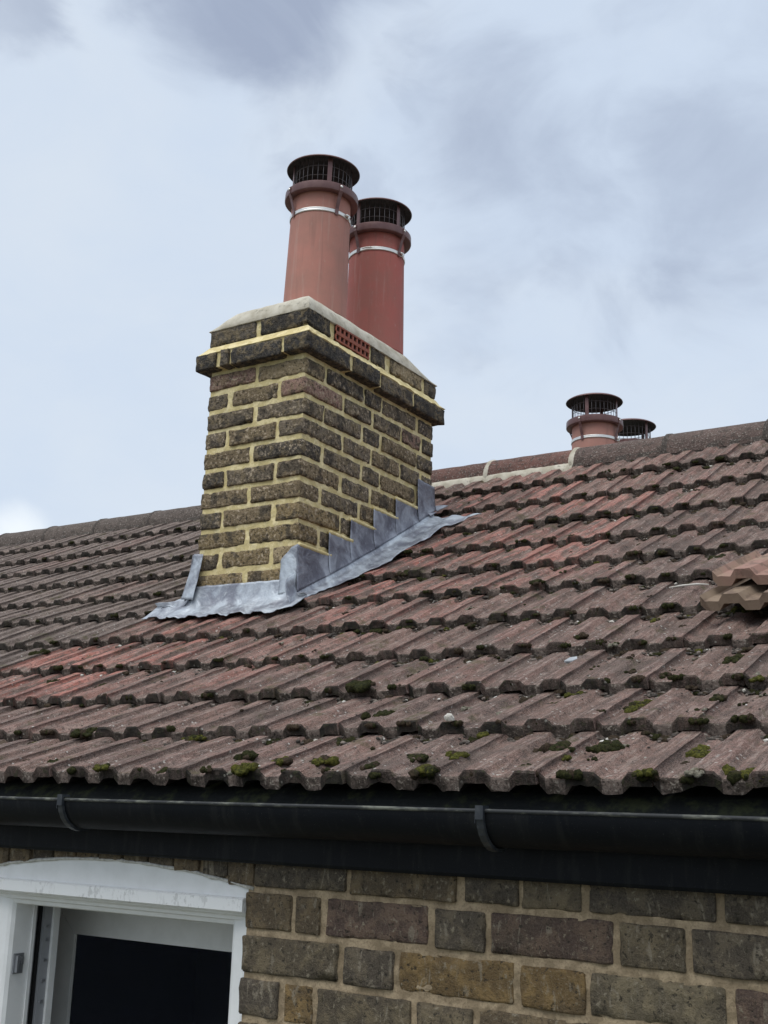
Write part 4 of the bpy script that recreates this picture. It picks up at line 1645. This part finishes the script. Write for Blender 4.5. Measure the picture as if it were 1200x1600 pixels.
# ================================================================== LOOSE TILES ON THE ROOF
def loose(x, y, lift, rot, label, color, length=0.30):
    """x, y of the middle of the lower edge"""
    for k in range(NC):
        if y < nose(k + 1, x).y:
            break
    a, b = nose(k, x), nose(k + 1, x)
    u = (b - a).normalized()
    n_ = Vector((0, -u.z, u.y))
    global RH
    keep, RH = RH, 0.0165
    tm = tile_mesh(50 + int(lift * 1000), length, COVER - 0.01, 0.15)
    RH = keep
    tm.mi = [0] * len(tm.f)
    me = tm.mesh('loose_tile', ['new_tile'])
    o = link('loose_tile', me)
    M = Matrix((Vector((1, 0, 0)), u, n_)).transposed().to_4x4()
    t = (y - a.y) / (b.y - a.y)
    M.translation = a + (b - a) * t + n_ * (0.014 + THK + lift)
    o.matrix_world = M @ Matrix.Rotation(rot, 4, 'Z') @ Matrix.Rotation(R(-5), 4, 'X')
    o.color = (*color, 0)
    tag(o, label, 'roof tile', 'spare tiles lying on the roof', 'thing')
    return o


loose(0.648, 0.800, 0.012, R(-8), 'tan loose roof tile under the pink one on the right slope', (0.20, 0.145, 0.105), 0.24)
loose(0.664, 0.865, 0.050, R(-9), 'clean pinkish tan loose tile on top of the spare pile', (0.29, 0.172, 0.138), 0.235)
loose(0.845, 0.790, 0.014, R(-7), 'loose roof tile beside the spare pile, cut by the right edge', (0.25, 0.165, 0.13), 0.24)


# ------------------------------------------------------------------ placing things on the tile surface
def on_tile(k, x, f):
    """k: course, f: 0 at its nose .. 1 at the next nose"""
    o_, u_, n_, gl = course_frame(k, x)
    return o_ + u_ * (gl * f) + n_ * (roll_z(x - ROLL0) + 0.001), u_, n_


def small(name, label, cat, mb, mat, k, x, f, rot=0.0, tip=0.0, lift=0.0):
    p, u, n_ = on_tile(k, x, f)
    o = mb.build(name, mat)
    M = Matrix((Vector((1, 0, 0)), u, n_)).transposed().to_4x4()
    M.translation = p + n_ * lift
    o.matrix_world = M @ Matrix.Rotation(rot, 4, 'Z') @ Matrix.Rotation(tip, 4, 'X')
    tag(o, label, cat, kind='thing')
    return o


def pixel_to_roof(px, py):
    """course, x and fraction of the roof point seen at a photo pixel (used once, to read a position off the photo)"""
    d = pixdir(px, py)
    best = None
    for k in range(NC):
        for t in np.linspace(0, 1, 41):
            a, b = nose(k, 0), nose(k + 1, 0)
            y = a.y + (b.y - a.y) * t
            s = (y - CAM.y) / d.y
            p = CAM + d * s
            a, b = nose(k, p.x), nose(k + 1, p.x)
            z = a.z + (b.z - a.z) * t + 0.012 * (1 - t) - 0.010 * t
            e_ = abs(p.z - z)
            if best is None or e_ < best[0]:
                best = (e_, k, p.x, t)
    return best[1:]


mb = MB()
mb.sweep([[(-.016, -.012, 0), (.004, -.020, 0), (.014, -.004, 0), (.010, .026, 0), (-.006, .022, 0)], [(-.016, -.012, .004), (.004, -.020, .004), (.014, -.004, .004), (.010, .026, .004), (-.006, .022, .004)]])
k_, x_, f_ = pixel_to_roof(891, 1025)
small('slate_shard', 'thin pale grey slate shard lying on the tiles', 'shard', mb, 'slate', k_, x_, min(f_, .85), 0.3, 0, 0.004)


def blob(mb, c, r, sq=0.7, seed=0, sub=2, amp=0.25, freq=3.0, axes=None, mi=0):
    bm = bmesh.new()
    bmesh.ops.create_icosphere(bm, subdivisions=sub, radius=1.0)
    bm.verts.ensure_lookup_table()
    A = axes or (Vector((1, 0, 0)), Vector((0, 1, 0)), Vector((0, 0, 1)))
    vs = []
    for v in bm.verts:
        d = v.co.normalized()
        q = 1 + amp * nz(d.x * freq + seed, d.y * freq, d.z * freq + seed * 2) + amp * .5 * nz(d.x * freq * 2.7 + seed, d.y * freq * 2.7, d.z * freq * 2.7)
        rr = r if isinstance(r, (tuple, list)) else (r, r, r * sq)
        vs.append(Vector(c) + A[0] * d.x * rr[0] * q + A[1] * d.y * rr[1] * q + A[2] * d.z * rr[2] * q)
    fs = [tuple(v.index for v in f.verts) for f in bm.faces]
    bm.free()
    mb.add(vs, fs, mi)


mb = MB()
blob(mb, (0, 0, 0.006), (0.011, 0.009, 0.009), seed=4, amp=.3)
k_, x_, f_ = pixel_to_roof(704, 1129)
small('white_stone', 'rounded white stone resting against a tile nose', 'stone', mb, 'grit_pale', k_, x_, f_, 0, 0, 0)
mb = MB()
mb.tube([(-.055, 0, .004), (-.02, .004, .006), (.02, 0, .007), (.05, -.003, .004)], [.002, .003, .003, .0015], 6)
k_, x_, f_ = pixel_to_roof(1078, 919)
small('dry_stick', 'thin bleached stick lying beside the spare tiles', 'stick', mb, 'stick', k_, x_, min(f_, .9), 0.05, 0, 0.004)

# ------------------------------------------------------------------ moss (uncountable)
moss = MB()
MM = ['moss_dark', 'moss_green', 'moss_brown', 'moss_pale']
rng = random.Random(21)


def moss_clump(k, x, f, r, mi, n=None, long=1.0, sink=0.0):
    p, u, n_ = on_tile(k, x, f)
    p = p - n_ * sink
    A = (Vector((1, 0, 0)), u, n_)
    n = int((n or rng.randint(3, 6)) * 2.2)
    for i in range(n):
        q = p + A[0] * rng.gauss(0, r * .55) + A[1] * rng.gauss(0, r * .55 * long)
        rr = r * rng.uniform(.24, .58)
        blob(moss, q - n_ * rr * .1, (rr, rr * (rng.uniform(.9, 1.3) if not sink else .75), rr * (rng.uniform(.55, .9) if not sink else .95)), seed=rng.random() * 90, sub=2, amp=.55, freq=6.0, axes=A, mi=mi if rng.random() < .72 else rng.choice((0, 2)))


# cushions read off the photograph: pixel, size in metres, kind
for px, py, r, mi, n in ((1000, 1090, .020, 1, 7), (985, 1098, .016, 1, 5), (900, 1083, .014, 1, 5), (870, 1090, .012, 1, 3), (300, 1152, .020, 1, 7), (330, 1150, .014, 1, 4), (500, 1188, .018, 1, 4), (712, 1178, .018, 1, 5), (665, 1206, .020, 1, 6), (1080, 1165, .022, 1, 8), (1168, 1198, .020, 1, 6), (1010, 1212, .014, 1, 3), (880, 1178, .012, 1, 3), (915, 962, .016, 1, 5), (1165, 950, .018, 1, 6), (1022, 968, .011, 1, 4), (1185, 1050, .012, 1, 4), (160, 1208, .016, 1, 4), (440, 1185, .016, 1, 5), (385, 1210, .018, 1, 4), (225, 1143, .018, 0, 4),
                         (563, 1072, .026, 0, 8), (545, 1140, .024, 0, 8), (430, 1145, .022, 0, 7), (135, 1140, .024, 0, 6), (62, 1020, .024, 0, 4), (640, 978, .018, 0, 5), (738, 972, .018, 0, 4), (635, 890, .022, 0, 5), (585, 985, .016, 0, 4), (840, 912, .018, 0, 4), (945, 1165, .022, 0, 6), (870, 1168, .022, 0, 6), (1120, 870, .020, 0, 5), (650, 1180, .018, 0, 5), (580, 1186, .018, 0, 5), (600, 1115, .020, 0, 6), (385, 1180, .020, 0, 5), (80, 1065, .016, 0, 4), (160, 1066, .018, 0, 5), (1145, 1020, .020, 0, 5), (855, 1160, .018, 2, 5), (820, 1085, .018, 2, 5), (1035, 1046, .012, 2, 3), (985, 1040, .010, 2, 3), (938, 1112, .010, 2, 3), (905, 990, .016, 2, 4), (960, 1000, .011, 3, 2), (730, 1098, .012, 3, 3), (782, 1105, .010, 3, 2), (775, 1170, .009, 3, 1), (1030, 1082, .011, 3, 2), (1098, 1108, .009, 3, 1), (1085, 1206, .013, 3, 3), (977, 1164, .008, 3, 1), (733, 944, .012, 3, 3), (866, 998, .012, 3, 3), (1120, 1090, .016, 0, 4), (260, 1195, .014, 0, 4), (85, 1190, .012, 0, 3)):
    k_, x_, f_ = pixel_to_roof(px, py)
    moss_clump(k_, x_, min(f_, .97), r * 1.05, mi, n + 2)
# scattered dark tufts under the noses, denser down the slope and to the right
for k in range(NC):
    a, b = VIS[k]
    for i in range(int((b - a) / P)):
        x = ROLL0 + P * (int((a - ROLL0) / P) + i) + rng.uniform(-.02, .02)
        lush = 0.30 + 0.6 * max(0, min(1, (x + 1.2) / 1.6)) * (1.0 if k < 7 else .6)
        if x < -1.6:
            lush = 0.2
        if rng.random() < lush:
            moss_clump(k, x, rng.uniform(-.004, .012), rng.uniform(.009, .016), 0 if rng.random() < .8 else 2, rng.randint(3, 5), 0.25, rng.uniform(.004, .012))
        if k > 0 and rng.random() < lush:
            moss_clump(k - 1, x + P / 2 + rng.uniform(-.015, .015), 0.95, rng.uniform(.008, .014), rng.choice((0, 2, 2)), rng.randint(2, 4))
        if x > -1.5 and k > 0:      # dirt washed into the valley against the nose above
            for _ in range(rng.randint(2, 4)):
                pp, uu, nn_ = on_tile(k - 1, x + P / 2 + rng.uniform(-.02, .02), rng.uniform(.93, .985))
                rr = rng.uniform(.005, .011)
                blob(moss, pp, (rr * 1.3, rr, rr * .7), seed=rng.random() * 90, sub=2, amp=.5, freq=5.0, axes=(Vector((1, 0, 0)), uu, nn_), mi=rng.choice((2, 2, 2, 0)) if rng.random() < .95 else 1)
        if rng.random() < lush * .9:
            moss_clump(k, x + rng.uniform(-.05, .05), rng.uniform(.1, .8), rng.uniform(.004, .010), rng.choice((0, 2, 2, 3)), rng.randint(1, 3), 1.8)
o = moss.build('moss', MM, smooth=True, fix=False)
tag(o, 'dark and yellow-green moss cushions growing over the roof tiles', 'moss', kind='stuff')

# ------------------------------------------------------------------ grit lying in the valleys and below the noses
ico = bmesh.new()
bmesh.ops.create_icosphere(ico, subdivisions=1, radius=1.0)
iv = [v.co.copy() for v in ico.verts]
if_ = [tuple(v.index for v in f.verts) for f in ico.faces]
ico.free()
grit = MB()
for k in range(NC):
    a, b = VIS[k]
    n_rolls = int((b - a) / P) + 2
    per = 42 if k < 5 else 22
    for i in range(n_rolls):
        xv = ROLL0 + P * (int((a - ROLL0) / P) + i) + P / 2
        dens = per if xv > -1.5 else per // 2
        for _ in range(dens):
            if rng.random() < .72:
                f = 1 - abs(rng.gauss(0, .045)) - 0.012
                x = xv + rng.uniform(-.024, .024)
                r = rng.uniform(.002, .0068)
                mi = rng.choices((0, 1, 2), (.66, .30, .04))[0]
            else:
                f = rng.uniform(0.02, .97)
                x = xv + rng.uniform(-P / 2, P / 2)
                r = rng.uniform(.0008, .0026)
                mi = rng.choices((0, 1, 2), (.55, .37, .08))[0]
            p, u, n_ = on_tile(k, x, f)
            A = [Vector((1, 0, 0)), u, n_]
            s = (r * rng.uniform(.7, 1.6), r * rng.uniform(.7, 1.5), r * rng.uniform(.4, .8))
            grit.add([p + A[0] * v.x * s[0] * rng.uniform(.8, 1.2) + A[1] * v.y * s[1] + A[2] * (v.z * s[2] + s[2] * .3) for v in iv], if_, mi)
o = grit.build('grit', ['grit_dark', 'grit_mid', 'grit_pale'], fix=False)
tag(o, 'loose grit and crumbs caught in the tile valleys', 'grit', kind='stuff')
# raised lichen spots
